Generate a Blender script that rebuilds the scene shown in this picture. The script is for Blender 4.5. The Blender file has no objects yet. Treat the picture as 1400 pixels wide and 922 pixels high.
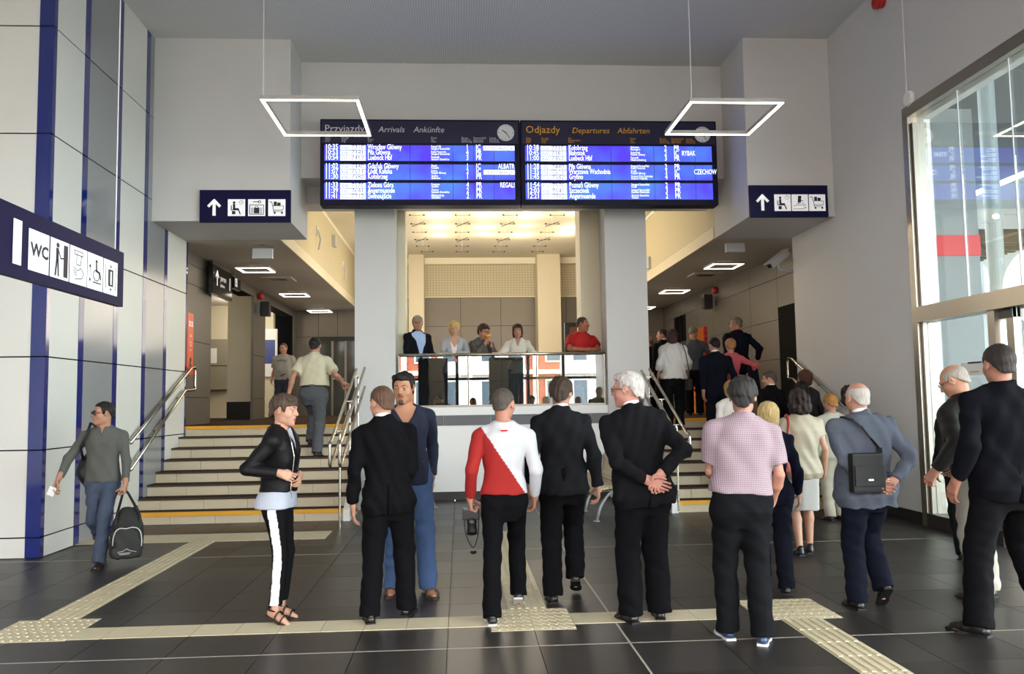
import bpy, bmesh, math, random
import numpy as np
from mathutils import Matrix, Vector, Euler

random.seed(7)
C = bpy.context.scene.collection
scene = bpy.context.scene
PI = math.pi

# ------------------------------------------------------------------ camera, world, light, exposure
FPX, PITCH, YAW, ROLL, EYE = 1145.0, .0765, .06273094, -.0150, 1.6
def cam_axes():
    cy, sy = math.cos(YAW), math.sin(YAW)
    fwd = Vector((sy*math.cos(PITCH), cy*math.cos(PITCH), math.sin(PITCH)))
    right = Vector((cy, -sy, 0)); up = right.cross(fwd)
    c, s = math.cos(ROLL), math.sin(ROLL)
    return c*right+s*up, -s*right+c*up, fwd
CR, CU, CF = cam_axes()
cam_data = bpy.data.cameras.new('camera')
cam_data.sensor_width = 36.0; cam_data.lens = FPX/1400*36.0
cam_data.clip_start = 0.05; cam_data.clip_end = 300
cam = bpy.data.objects.new('camera', cam_data); C.objects.link(cam)
m3 = Matrix((CR, CU, -CF)).transposed()
cam.matrix_world = Matrix.Translation((0, 0, EYE)) @ m3.to_4x4()
scene.camera = cam

def at(px, py, X=None, Y=None, Z=None):
    """surveyed point: where the sight line through a photo point meets a known plane of the building"""
    d = CR*((px-700)/FPX) + CU*((461-py)/FPX) + CF
    if X is not None: t = X/d.x
    elif Y is not None: t = Y/d.y
    else: t = (Z-EYE)/d.z
    return Vector((d.x*t, d.y*t, EYE+d.z*t))

scene.view_settings.view_transform = 'Standard'
scene.view_settings.look = 'None'
scene.view_settings.gamma = 1.0
scene.view_settings.use_curve_mapping = False
scene.view_settings.exposure = 0.38

world = bpy.data.worlds.new('World'); scene.world = world; world.use_nodes = True
wn = world.node_tree.nodes; wl = world.node_tree.links
bg = wn['Background']
sky = wn.new('ShaderNodeTexSky'); sky.sky_type = 'HOSEK_WILKIE'; sky.turbidity = 6.0
sky.sun_direction = Vector((0.3, -0.5, 0.8)).normalized()
mixw = wn.new('ShaderNodeMix'); mixw.data_type = 'RGBA'; mixw.inputs[0].default_value = 0.75
wl.new(sky.outputs[0], mixw.inputs[6]); mixw.inputs[7].default_value = (0.98, 0.97, 0.96, 1)
wl.new(mixw.outputs[2], bg.inputs[0]); bg.inputs[1].default_value = 17.0

def portal(name, loc, rot, sx, sy):
    """marks a glazed opening so that the sky outside is sampled through it (gives no light of its own)"""
    l = bpy.data.lights.new(name, 'AREA'); l.shape = 'RECTANGLE'; l.size = sx; l.size_y = sy; l.cycles.is_portal = True
    o = bpy.data.objects.new(name, l); C.objects.link(o); o.location = loc; o.rotation_euler = rot
portal('daylight_entrance', (-1.6, -6.9, 3.3), (PI/2, 0, 0), 14.4, 6.4)
portal('daylight_side_glazing', (5.75, 3.6, 2.6), (0, PI/2, 0), 5.0, 13.0)

# ------------------------------------------------------------------ materials
def lin(h):
    if isinstance(h, str):
        h = h.lstrip('#'); v = [int(h[i:i+2], 16)/255 for i in (0, 2, 4)]
    else: v = h
    return tuple((c/12.92 if c <= .04045 else ((c+.055)/1.055)**2.4) for c in v)
MATS = {}
def mat(name, col='#808080', rough=.6, metal=0., var=0., vscale=6., bump=0., bscale=80., spec=.5, stretch=None, emit=None, estr=0., coat=0., sheen=0., sss=0.):
    if name in MATS: return MATS[name]
    m = bpy.data.materials.new(name); m.use_nodes = True
    nt = m.node_tree; b = nt.nodes['Principled BSDF']
    c = lin(col)
    b.inputs['Base Color'].default_value = (*c, 1); b.inputs['Roughness'].default_value = rough
    b.inputs['Metallic'].default_value = metal; b.inputs['Specular IOR Level'].default_value = spec
    if coat: b.inputs['Coat Weight'].default_value = coat; b.inputs['Coat Roughness'].default_value = .08
    if sheen: b.inputs['Sheen Weight'].default_value = sheen; b.inputs['Sheen Roughness'].default_value = .5
    if sss:
        b.inputs['Subsurface Weight'].default_value = sss; b.inputs['Subsurface Radius'].default_value = (.012, .005, .003)
        b.inputs['Subsurface Scale'].default_value = 1.0
    if emit is not None:
        b.inputs['Emission Color'].default_value = (*lin(emit), 1); b.inputs['Emission Strength'].default_value = estr
    if var or bump:
        tc = nt.nodes.new('ShaderNodeTexCoord'); mp = nt.nodes.new('ShaderNodeMapping')
        nt.links.new(tc.outputs['Object'], mp.inputs[0])
        if stretch: mp.inputs['Scale'].default_value = stretch
    if var:
        n = nt.nodes.new('ShaderNodeTexNoise'); n.inputs['Scale'].default_value = vscale; n.inputs['Detail'].default_value = 4
        nt.links.new(mp.outputs[0], n.inputs['Vector'])
        mx = nt.nodes.new('ShaderNodeMix'); mx.data_type = 'RGBA'
        mx.inputs[6].default_value = (*[x*(1-var) for x in c], 1); mx.inputs[7].default_value = (*[min(1, x*(1+var)) for x in c], 1)
        nt.links.new(n.outputs['Fac'], mx.inputs[0]); nt.links.new(mx.outputs[2], b.inputs['Base Color'])
    if bump:
        n2 = nt.nodes.new('ShaderNodeTexNoise'); n2.inputs['Scale'].default_value = bscale; n2.inputs['Detail'].default_value = 2
        nt.links.new(mp.outputs[0], n2.inputs['Vector'])
        bp = nt.nodes.new('ShaderNodeBump'); bp.inputs['Strength'].default_value = bump; bp.inputs['Distance'].default_value = .01
        nt.links.new(n2.outputs['Fac'], bp.inputs['Height']); nt.links.new(bp.outputs[0], b.inputs['Normal'])
    MATS[name] = m; return m

def glass_mat(name, tint=(.9, .95, .95), rough=0., ior=1.5, refl=1.0):
    """thin architectural pane: clear body with Fresnel reflection"""
    if name in MATS: return MATS[name]
    m = bpy.data.materials.new(name); m.use_nodes = True; nt = m.node_tree
    nt.nodes.remove(nt.nodes['Principled BSDF']); out = nt.nodes['Material Output']
    tr = nt.nodes.new('ShaderNodeBsdfTransparent'); tr.inputs[0].default_value = (*tint, 1)
    gl = nt.nodes.new('ShaderNodeBsdfGlossy'); gl.inputs['Roughness'].default_value = rough; gl.inputs['Color'].default_value = (1, 1, 1, 1)
    fr = nt.nodes.new('ShaderNodeFresnel'); ge = nt.nodes.new('ShaderNodeNewGeometry')   # same Fresnel on both faces of the pane
    mi_ = nt.nodes.new('ShaderNodeMix'); mi_.inputs[2].default_value = ior; mi_.inputs[3].default_value = 1/ior
    nt.links.new(ge.outputs['Backfacing'], mi_.inputs[0]); nt.links.new(mi_.outputs[0], fr.inputs[0])
    mt = nt.nodes.new('ShaderNodeMath'); mt.operation = 'MULTIPLY'; mt.inputs[1].default_value = refl; mt.use_clamp = True
    nt.links.new(fr.outputs[0], mt.inputs[0])
    mx = nt.nodes.new('ShaderNodeMixShader')
    nt.links.new(mt.outputs[0], mx.inputs[0]); nt.links.new(tr.outputs[0], mx.inputs[1]); nt.links.new(gl.outputs[0], mx.inputs[2])
    nt.links.new(mx.outputs[0], out.inputs['Surface'])
    MATS[name] = m; return m

def grid_mat(name, col, col2, sx, sy, w, rough=.6, plane='XZ', bump=.0):
    """regular perforation / small tile grid as fine relief and colour"""
    if name in MATS: return MATS[name]
    m = mat(name, col, rough)
    nt = m.node_tree; b = nt.nodes['Principled BSDF']
    tc = nt.nodes.new('ShaderNodeTexCoord'); sp = nt.nodes.new('ShaderNodeSeparateXYZ')
    nt.links.new(tc.outputs['Object'], sp.inputs[0])
    ax = {'X': 0, 'Y': 1, 'Z': 2}
    facs = []
    for a, s in ((plane[0], sx), (plane[1], sy)):
        mu = nt.nodes.new('ShaderNodeMath'); mu.operation = 'MULTIPLY'; mu.inputs[1].default_value = 1/s
        nt.links.new(sp.outputs[ax[a]], mu.inputs[0])
        f = nt.nodes.new('ShaderNodeMath'); f.operation = 'FRACT'; nt.links.new(mu.outputs[0], f.inputs[0])
        g = nt.nodes.new('ShaderNodeMath'); g.operation = 'GREATER_THAN'; g.inputs[1].default_value = w
        nt.links.new(f.outputs[0], g.inputs[0]); facs.append(g)
    mm = nt.nodes.new('ShaderNodeMath'); mm.operation = 'MULTIPLY'
    nt.links.new(facs[0].outputs[0], mm.inputs[0]); nt.links.new(facs[1].outputs[0], mm.inputs[1])
    mx = nt.nodes.new('ShaderNodeMix'); mx.data_type = 'RGBA'
    nt.links.new(mm.outputs[0], mx.inputs[0])
    mx.inputs[6].default_value = (*lin(col2), 1); mx.inputs[7].default_value = (*lin(col), 1)
    nt.links.new(mx.outputs[2], b.inputs['Base Color'])
    if bump:
        bp = nt.nodes.new('ShaderNodeBump'); bp.inputs['Strength'].default_value = bump; bp.inputs['Distance'].default_value = .01
        nt.links.new(mm.outputs[0], bp.inputs['Height']); nt.links.new(bp.outputs[0], b.inputs['Normal'])
    return m

# ------------------------------------------------------------------ object helpers
def thing(name, label, cat, loc=(0, 0, 0), rotz=0., group=None, kind=None):
    o = bpy.data.objects.new(name, None); C.objects.link(o); o.location = loc; o.rotation_euler = (0, 0, rotz)
    o.empty_display_size = .1
    if label: o['label'] = label
    if cat: o['category'] = cat
    if group: o['group'] = group
    if kind: o['kind'] = kind
    return o
def tag(o, label=None, cat=None, group=None, kind=None):
    if label: o['label'] = label
    if cat: o['category'] = cat
    if group: o['group'] = group
    if kind: o['kind'] = kind
    return o
def link_mesh(name, me, parent=None, loc=None, rot=None):
    o = bpy.data.objects.new(name, me); C.objects.link(o)
    if parent is not None: o.parent = parent
    if loc is not None: o.location = loc
    if rot is not None: o.rotation_euler = rot
    return o
class MB:
    """collects shapes into one mesh"""
    def __init__(s): s.v = []; s.f = []; s.m = []
    def add(s, v, f, mi=0):
        n = len(s.v); s.v += [tuple(p) for p in v]; s.f += [tuple(i+n for i in q) for q in f]; s.m += [mi]*len(f); return s
    def box(s, a, b, mi=0, M=None):
        x0, y0, z0 = a; x1, y1, z1 = b
        v = [(x0,y0,z0),(x1,y0,z0),(x1,y1,z0),(x0,y1,z0),(x0,y0,z1),(x1,y0,z1),(x1,y1,z1),(x0,y1,z1)]
        if M is not None: v = [M @ Vector(p) for p in v]
        return s.add(v, [(0,3,2,1),(4,5,6,7),(0,1,5,4),(1,2,6,5),(2,3,7,6),(3,0,4,7)], mi)
    def prism(s, poly, z0, z1, mi=0, M=None):
        n = len(poly); v = [(p[0], p[1], z0) for p in poly]+[(p[0], p[1], z1) for p in poly]
        if M is not None: v = [M @ Vector(p) for p in v]
        f = [tuple(range(n-1, -1, -1)), tuple(range(n, 2*n))]+[(i, (i+1) % n, n+(i+1) % n, n+i) for i in range(n)]
        return s.add(v, f, mi)
    def tube(s, pts, r, n=10, mi=0, close=False, caps=True):
        pts = [Vector(p) for p in pts]; k = len(pts); rs = r if hasattr(r, '__len__') else [r]*k
        ref = None; v = []; f = []
        for i, p in enumerate(pts):
            if close: d = (pts[(i+1) % k]-pts[i-1])
            else: d = (pts[min(i+1, k-1)]-pts[max(i-1, 0)])
            d.normalize()
            if ref is None:
                ref = Vector((0, 0, 1)) if abs(d.z) < .9 else Vector((1, 0, 0))
            ref = (ref-d*ref.dot(d)).normalized(); w = d.cross(ref)
            for j in range(n):
                a = 2*PI*j/n; v.append(p+(ref*math.cos(a)+w*math.sin(a))*rs[i])
        for i in range(k if close else k-1):
            for j in range(n):
                a = i*n+j; b2 = i*n+(j+1) % n; c2 = ((i+1) % k)*n+(j+1) % n; d2 = ((i+1) % k)*n+j
                f.append((a, b2, c2, d2))
        if not close and caps: f += [tuple(range(n-1, -1, -1)), tuple((k-1)*n+j for j in range(n))]
        return s.add(v, f, mi)
    def lathe(s, prof, c, n=16, mi=0, M=None):
        v = []; f = []
        for r, z in prof:
            for j in range(n):
                a = 2*PI*j/n; p = Vector((c[0]+r*math.cos(a), c[1]+r*math.sin(a), c[2]+z)); v.append(M @ p if M is not None else p)
        for i in range(len(prof)-1):
            for j in range(n): f.append((i*n+j, i*n+(j+1) % n, (i+1)*n+(j+1) % n, (i+1)*n+j))
        f += [tuple(range(n-1, -1, -1)), tuple((len(prof)-1)*n+j for j in range(n))]
        return s.add(v, f, mi)
    def build(s, name, ms, parent=None, smooth=False, bevel=0, loc=None, rot=None):
        me = bpy.data.meshes.new(name); me.from_pydata(s.v, [], s.f); 
        for m in (ms if isinstance(ms, (list, tuple)) else [ms]): me.materials.append(m)
        if any(s.m): me.polygons.foreach_set('material_index', s.m)
        if bevel:
            bm = bmesh.new(); bm.from_mesh(me)
            bmesh.ops.remove_doubles(bm, verts=bm.verts, dist=1e-5)
            bmesh.ops.bevel(bm, geom=[e for e in bm.edges if len(e.link_faces) == 2 and e.calc_face_angle(0) > .6], offset=bevel, segments=2, affect='EDGES', profile=.7)
            bm.to_mesh(me); bm.free()
        if smooth: me.polygons.foreach_set('use_smooth', [True]*len(me.polygons))
        me.update()
        o = link_mesh(name, me, parent, loc, rot)
        return o
def box(name, a, b, m, parent=None, bevel=0, kind=None, label=None):
    a2 = [min(a[i], b[i]) for i in range(3)]; b2 = [max(a[i], b[i]) for i in range(3)]
    o = MB().box(a2, b2).build(name, m, parent, bevel=bevel)
    if kind: o['kind'] = kind
    if label: o['label'] = label
    return o
UNIT = {}
def unit_box(key, m):
    """shared unit cube with a small bevel look, scaled per piece"""
    if key not in UNIT:
        mb = MB().box((-.5, -.5, -.5), (.5, .5, .5)); me = bpy.data.meshes.new(key); me.from_pydata(mb.v, [], mb.f); me.materials.append(m); UNIT[key] = me
    return UNIT[key]
def piece(name, key, m, a, b, parent):
    o = link_mesh(name, unit_box(key, m), parent)
    o.location = [(a[i]+b[i])/2 for i in range(3)]; o.scale = [abs(b[i]-a[i]) for i in range(3)]
    return o

# flat print on a board: frame = origin O, unit vectors U (right), V (up), N (out)
def pf(O, U, V, N): return Matrix(((U[0], V[0], N[0], O[0]), (U[1], V[1], N[1], O[1]), (U[2], V[2], N[2], O[2]), (0, 0, 0, 1)))
FR_FRONT = lambda x, y, z: pf((x, y, z), (1, 0, 0), (0, 0, 1), (0, -1, 0))
class Flat:
    def __init__(s, M): s.M = M; s.mb = MB()
    def poly(s, pts, z=0., mi=0): s.mb.add([s.M @ Vector((p[0], p[1], z)) for p in pts], [tuple(range(len(pts)))], mi); return s
    def rect(s, x0, y0, x1, y1, z=0., mi=0): return s.poly([(x0, y0), (x1, y0), (x1, y1), (x0, y1)], z, mi)
    def line(s, pts, w, z=0., mi=0):
        for (x0, y0), (x1, y1) in zip(pts[:-1], pts[1:]):
            L = math.hypot(x1-x0, y1-y0) or 1e-6; nx, ny = -(y1-y0)/L*w/2, (x1-x0)/L*w/2; ex, ey = (x1-x0)/L*w*.3, (y1-y0)/L*w*.3
            s.poly([(x0-ex-nx, y0-ey-ny), (x1+ex-nx, y1+ey-ny), (x1+ex+nx, y1+ey+ny), (x0-ex+nx, y0-ey+ny)], z, mi)
        return s
    def disc(s, x, y, r, z=0., mi=0, n=20): return s.poly([(x+r*math.cos(2*PI*i/n), y+r*math.sin(2*PI*i/n)) for i in range(n)], z, mi)
    def ring(s, x, y, r, w, z=0., a0=0, a1=2*PI, n=20):
        return s.line([(x+r*math.cos(a0+(a1-a0)*i/n), y+r*math.sin(a0+(a1-a0)*i/n)) for i in range(n+1)], w, z)
    def text(s, body, x, y, size, z=0., mi=0, align='LEFT', shear=0., sx=1., bold=0.):
        cu = bpy.data.curves.new('t', 'FONT'); cu.body = body; cu.size = size; cu.align_x = align; cu.shear = shear; cu.resolution_u = 2
        if bold: cu.offset = bold
        o = bpy.data.objects.new('t', cu); me = o.to_mesh()
        v = [s.M @ Vector((x+q.co.x*sx, y+q.co.y, z)) for q in me.vertices]
        s.mb.add(v, [tuple(p.vertices) for p in me.polygons], mi)
        o.to_mesh_clear(); bpy.data.objects.remove(o); bpy.data.curves.remove(cu); return s
    def build(s, name, m, parent=None): return s.mb.build(name, m, parent)
# ================================================================== THE HALL
XL, XR = -4.5, 5.7           # side walls of the hall
ZC = 7.1                     # hall ceiling
ZS = 4.32                    # soffit of the wings and ceiling of the two side aisles
RISE, TREAD, YST, LAND = .158, .33, 11.8, 1.264
YP = 13.85                   # front of the two pillars
YB = 24.6                    # back wall of the upper hall
M_wall = mat('wall_paint', '#cccbc9', .75, var=.03, vscale=2, bump=.05, bscale=200)
M_wallw = mat('wall_paint_cream', '#d6cdb4', .7, var=.03, vscale=2)
M_ceil = grid_mat('ceiling_perforated', '#e6e6e6', '#c4c4c6', .035, .035, .3, .8, 'XY')
M_clad_w = mat('clad_white', '#d8d8d2', .38, spec=.35, var=.015, vscale=1.5)
M_clad_g = mat('clad_grey', '#8f9194', .16, spec=.6, var=.03, vscale=1.2)
M_clad_b = mat('clad_blue', '#12246e', .08, spec=.9)
M_joint = mat('joint_dark', '#161618', .9, spec=.1)
M_bronze = mat('panel_bronze', '#69635b', .42, metal=.3, var=.05, vscale=3)
M_tile = [mat('floor_tile_a', '#322f2d', .36, spec=.3, var=.16, vscale=5, bump=.02, bscale=30), mat('floor_tile_b', '#2f2c2a', .4, spec=.3, var=.16, vscale=7, bump=.02, bscale=30), mat('floor_tile_c', '#353230', .38, spec=.3, var=.16, vscale=6, bump=.02, bscale=30)]
M_grout = mat('grout', '#6a655e', .8)
M_tact = mat('tactile_tile', '#cbc0a2', .6, var=.08, vscale=8)
M_riser = mat('riser_tile', '#c6b99d', .45, var=.06, vscale=5)
M_tread = mat('tread_tile', '#4a4038', 1., spec=.0, var=.1, vscale=6)
M_yellow = mat('nosing_yellow', '#e0a020', .5)
M_steel = mat('steel', '#b9b3a6', .25, metal=1.)
M_alu = mat('aluminium_frame', '#8a857c', .35, metal=.9)
M_black = mat('black_plastic', '#141416', .4)
M_base = mat('skirting_dark', '#2e2a28', .4)
M_navy = mat('sign_navy', '#10103a', .55, spec=.15)
M_signw = mat('sign_white', '#eef0f2', .5, emit='#eef0f2', estr=.25)
M_sym = mat('sign_symbol', '#17182a', .5)
M_led = mat('led_strip', '#ffffff', .4, emit='#fff3dc', estr=14.)
M_white = mat('white_lacquer', '#e6e6e4', .4)
M_orange = mat('orange_lacquer', '#e8571a', .35)
M_red = mat('red_plastic', '#b5221c', .35)
M_glass = glass_mat('glass_pane', (.86, .93, .93), ior=1.6, refl=1.6)
M_glassb = glass_mat('glass_balustrade', (.62, .66, .66), ior=1.75, refl=3.0)
M_perf = grid_mat('perforated_cream', '#cfc4a4', '#b0a584', .05, .05, .22, .75, 'YZ')
M_tband = grid_mat('mosaic_band', '#cbc4aa', '#a49c82', .085, .075, .14, .7, 'XZ', .4)
M_conc = mat('concrete', '#8b8b88', .8, var=.1, vscale=1.5)

# --- floor: slab, 60 cm tiles, tactile guidance strips
floor = thing('floor', None, None, kind='structure')
box('floor_slab', (-11, -20, -.3), (9, 13.9, -.012), M_grout, floor)
def tile_mesh(key, m, w, d, g=.004, h=.012):
    mb = MB().box((-w/2+g, -d/2+g, -h), (w/2-g, d/2-g, 0)); me = bpy.data.meshes.new(key); me.from_pydata(mb.v, [], mb.f); me.materials.append(m); return me
TM = [tile_mesh('floor_tile', m, .6, .6, .0025) for m in M_tile]
gx0 = 1.1-.6*10; gy0 = 5.6-.6*2
rt = random.Random(3)
nx = 18
for i in range(nx):
    for j in range(16):
        x = gx0+.6*(i+.5); y = gy0+.6*(j+.5)
        if x < XL-.1 and y > 9.6: continue
        link_mesh('floor_tile', TM[rt.randrange(3)], floor, (x, y, 0))
# the part of the floor below and behind the camera: same tiles joined
mb = MB()
for i in range(nx):
    for j in range(-18, 0):
        x = gx0+.6*i; y = gy0+.6*j; mb.box((x+.0025, y+.0025, -.012), (x+.5975, y+.5975, 0))
for i in range(-10, 0):
    for j in range(-18, 9):
        x = gx0+.6*i; y = gy0+.6*j; mb.box((x+.0025, y+.0025, -.012), (x+.5975, y+.5975, 0))
o = mb.build('tile_field', M_tile[0], floor); o['kind'] = 'stuff'
# expansion joints
M_seal = mat('joint_seal', '#a39c90', .6)
box('joint_strip', (1.093, -6, -.001), (1.107, YP, .0015), M_seal, floor)
for y in (5.6, 9.2): box('joint_strip', (-9, y-.006, -.001), (XR, y+.006, .0012), M_seal, floor)
def ribs(n, L, rot=0, w=.3):
    mb = MB(); mb.box((-.149, -.149, 0), (.149, .149, .003))
    for k in range(n):
        x = -w/2+w*(k+.5)/n
        if rot == 45:
            # diagonal dashes
            for t in (-.1, 0., .1):
                M = Matrix.Translation((x*.95, t, 0)) @ Matrix.Rotation(PI/4, 4, 'Z'); mb.box((-.008, -.035, .003), (.008, .035, .008), 0, M)
        else: mb.prism([(x-.013, -.14), (x+.013, -.14), (x+.013, .14), (x-.013, .14)], .003, .009)
    me = bpy.data.meshes.new('tactile_tile'); me.from_pydata(mb.v, [], mb.f); me.materials.append(M_tact); return me
T_rib = ribs(5, .28); T_diag = ribs(5, .1, 45); 
mb = MB().box((-.148, -.148, 0), (.148, .148, .004)); T_plain = bpy.data.meshes.new('tactile_tile'); T_plain.from_pydata(mb.v, [], mb.f); T_plain.materials.append(M_tact)
def tact(x, y, me, r=0): return link_mesh('tactile_tile', me, floor, (x, y, .0002), (0, 0, r))
for k in range(38):
    x = -7.75+.3*k
    if not (-3.35 < x < -2.7 or .2 < x < .8 or 2.1 < x): tact(x, 6.25, T_plain)
for cx, cy in ((-3.03, 6.38), (.5, 6.27), (2.45, 6.34)):
    for dx in (-.15, .15):
        for dy in (-.15, .15): tact(cx+dx, cy+dy, T_diag)
for k in range(12): tact(-3.05, 6.83+.3*k, T_rib)
for k in range(13):
    if 6.72+.3*k < 10.5: tact(.5, 6.72+.3*k, T_rib)
for k in range(6): tact(2.44, 5.89-.3*k, T_rib)
for k in range(10):
    for dy in (-.15, .15): tact(-1.77-.3*k, 10.53+dy, T_plain)

# --- ceiling
ceiling = thing('ceiling', None, None, kind='structure')
box('ceiling_slab', (-11, -7.5, ZC), (9, 14.4, ZC+.3), M_ceil, ceiling)

# --- left wall: clad front piece and side piece, panels proud of a dark backing
wl_ = thing('wall_left', None, None, kind='structure')
box('backing', (XL-.3, 9.39+.02, 0), (XL-.012, 14.1, ZC), M_joint, wl_)
box('backing', (-11, 9.39+.012, 0), (XL-.012, 9.7, ZC), M_joint, wl_)
seams = [0, .22, 1.15, 2.16, 3.45, 4.64, 5.87, ZC]
cols = [(9.39, 9.47, 'b'), (9.47, 10.17, 'w'), (10.17, 10.31, 'b'), (10.31, 11.16, 'g'), (11.16, 11.30, 'b'), (11.30, 12.15, 'w'), (12.15, 12.29, 'b'), (12.29, 13.01, 'g'), (13.01, 13.14, 'b'), (13.14, 14.03, 'w'), (14.03, 14.10, 'b')]
CM = {'b': M_clad_b, 'w': M_clad_w, 'g': M_clad_g}
g = .0075
for z0, z1 in zip(seams[:-1], seams[1:]):
    for y0, y1, k in cols:
        piece('wall_panel', 'clad_'+k, CM[k], (XL-.012, y0, z0+g), (XL+(.003 if k == 'b' else 0), y1-.002, z1-g), wl_)
    piece('wall_panel', 'clad_b', CM['b'], (-4.655, 9.387, z0+g), (XL+.003, 9.402, z1-g), wl_)
    x = -4.657
    for w, k in ((.95, 'w'), (.14, 'b'), (.95, 'g'), (.14, 'b'), (.95, 'w'), (.14, 'b'), (.95, 'w')):
        piece('wall_panel', 'clad_'+k, CM[k], (x-w+.002, 9.390, z0+g), (x, 9.402, z1-g), wl_); x -= w
# the far left end of the wide front part of the hall
box('wall_left_front', (-9.3, -7, 0), (-9.0, 9.7, ZC), M_wall, None, kind='structure')

# --- right wall with glazed opening
YG1 = 10.15; ZG = 5.13
wr = thing('wall_right', None, None, kind='structure')
box('wall_body', (XR, YG1, 0), (XR+.35, YP, ZC), M_wall, wr)
box('wall_body', (XR, -7, ZG), (XR+.35, YG1, ZC), M_wall, wr)
box('wall_body', (XR, -7, 0), (XR+.35, -3, ZG), M_wall, wr)
box('baseboard_right', (XR-.015, YG1+.02, 0), (XR, 11.8, .15), M_base, None, kind='structure')

# --- stairs: two flights, each riser and tread a piece
def stairs(name, x0, x1):
    st = thing(name, None, None, kind='structure')
    for k in range(8):
        y = YST+TREAD*k; z = RISE*k
        box('step_core', (x0, y+.012, 0), (x1, y+TREAD+(.03 if k < 7 else 0), z+RISE-.03), M_conc, st)
        n = int((x1-x0)/.6)+1; off = .3 if k % 2 else .55
        xs = [x0]+[x0+off+.6*i for i in range(n) if x0+off+.6*i < x1-.05]+[x1]
        for a, b in zip(xs[:-1], xs[1:]):
            piece('riser_tile', 'riser', M_riser, (a+.003, y, z), (b-.003, y+.012, z+RISE-.03), st)
            piece('tread_tile', 'tread', M_tread, (a+.002, y-.018, z+RISE-.028), (b-.002, y+TREAD+(.002 if k < 7 else -.02), z+RISE), st)
        if k in (0, 7): box('yellow_nosing', (x0, y-.022, z+RISE-.05), (x1, y+.05, z+RISE+.002), M_yellow, st)
    return st
XSL = at(469, 716, Y=11.7).x; XSR = at(927, 704, Y=11.75).x
stairs('stairs_left', XL, XSL); stairs('stairs_right', XSR, XR)
# white stringer walls beside the flights
PLx0, PLx1 = at(485, 470, Y=YP).x, at(540.5, 470, Y=YP).x
PRx0, PRx1 = at(828.5, 400, Y=YP).x, at(886, 430, Y=YP).x
def stringer(name, x0, x1):
    mb = MB(); pts = [(11.72, 0), (YP+.01, 0), (YP+.01, LAND+.02), (YST+TREAD*7, LAND+.02), (11.72, .16)]
    M = Matrix(((0, 0, 1, 0), (1, 0, 0, 0), (0, 1, 0, 0), (0, 0, 0, 1)))
    mb.prism(pts, x0, x1, 0, M); o = mb.build(name, M_white); o['kind'] = 'structure'; return o
stringer('wall_stringer_left', XSL, XSL+.09); stringer('wall_stringer_right', XSR-.09, XSR)

# --- upper landing slab and podium front between the pillars
box('floor_landing', (-9, 14.35, LAND-.3), (XR+.75, YB, LAND), M_tread, None, kind='structure')
box('floor_landing_left', (XL-.3, 14.11, LAND-.02), (XSL, 14.36, LAND-.002), M_tread, None, kind='structure')
box('floor_landing_center', (XSL, YP+.12, LAND-.3), (XSR, 14.36, LAND), M_tread, None, kind='structure')
pod = thing('wall_podium', None, None, kind='structure')
ZR0 = at(690, 556, Y=YP+.08).z
zb = at(600, 673, Y=YP+.08).z
zd0 = at(690, 581, Y=YP+.08).z; zd1 = at(690, 567, Y=YP+.08).z
box('podium_front', (XSL+.05, YP+.08, 0), (XSR-.05, YP+.3, ZR0-.03), M_white, pod)
xs = [PLx1+i*.78 for i in range(6)]
for a, b in zip(xs[:-1], xs[1:]):
    if b < PRx0+.7: piece('band_tile', 'band_dark', mat('band_dark', '#5b5c60', .35), (a+.003, YP+.068, zd0), (min(b, PRx0)-.003, YP+.081, zd1), pod)
box('coping', (PLx1-.02, YP+.03, zd1), (PRx0+.02, YP+.34, ZR0), M_white, pod)
box('baseboard_podium', (XSL+.09, YP+.065, 0), (XSR-.09, YP+.08, zb), M_base, None, kind='structure')

# --- pillars
ZB = at(450, 279, Y=YP).z
box('pillar_left', (PLx0, YP, 0), (PLx1, YP+.55, ZB+.2), M_wall, None, kind='structure')
box('pillar_right', (PRx0, YP, 0), (PRx1, YP+.55, ZB+.2), M_wall, None, kind='structure')
box('pier_left', (PLx0+.1, YP+.56, LAND), (at(554.5, 400, Y=YP+.56).x, YP+1.1, 5.8), M_wallw, None, kind='structure')
box('pier_right', (at(794, 400, Y=YP+.56).x, YP+.56, LAND), (PRx1-.1, YP+1.1, 5.8), M_wallw, None, kind='structure')

# --- wings, upper wall, beam
YWL, YWR, YU, ZU = 12.45, 12.2, 13.3, 5.2
WLx, WRx = -2.5, 4.37
box('wall_wing_left', (XL, YWL, ZS), (WLx, YP+.05, ZC), M_wall, None, kind='structure')
box('wall_wing_right', (WRx, YWR, ZS), (XR, YP+.05, ZC), M_wall, None, kind='structure')
box('wall_upper', (WLx, YU, ZU), (WRx, YP+.6, ZC), M_wall, None, kind='structure')
box('wall_beam', (WLx-.4, YP, ZB), (WRx, YP+.55, ZU), M_wall, None, kind='structure')
box('wall_beam_upper', (-2.95, YP+.06, ZU), (WRx, YP+.6, ZC), M_wall, None, kind='structure')

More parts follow.
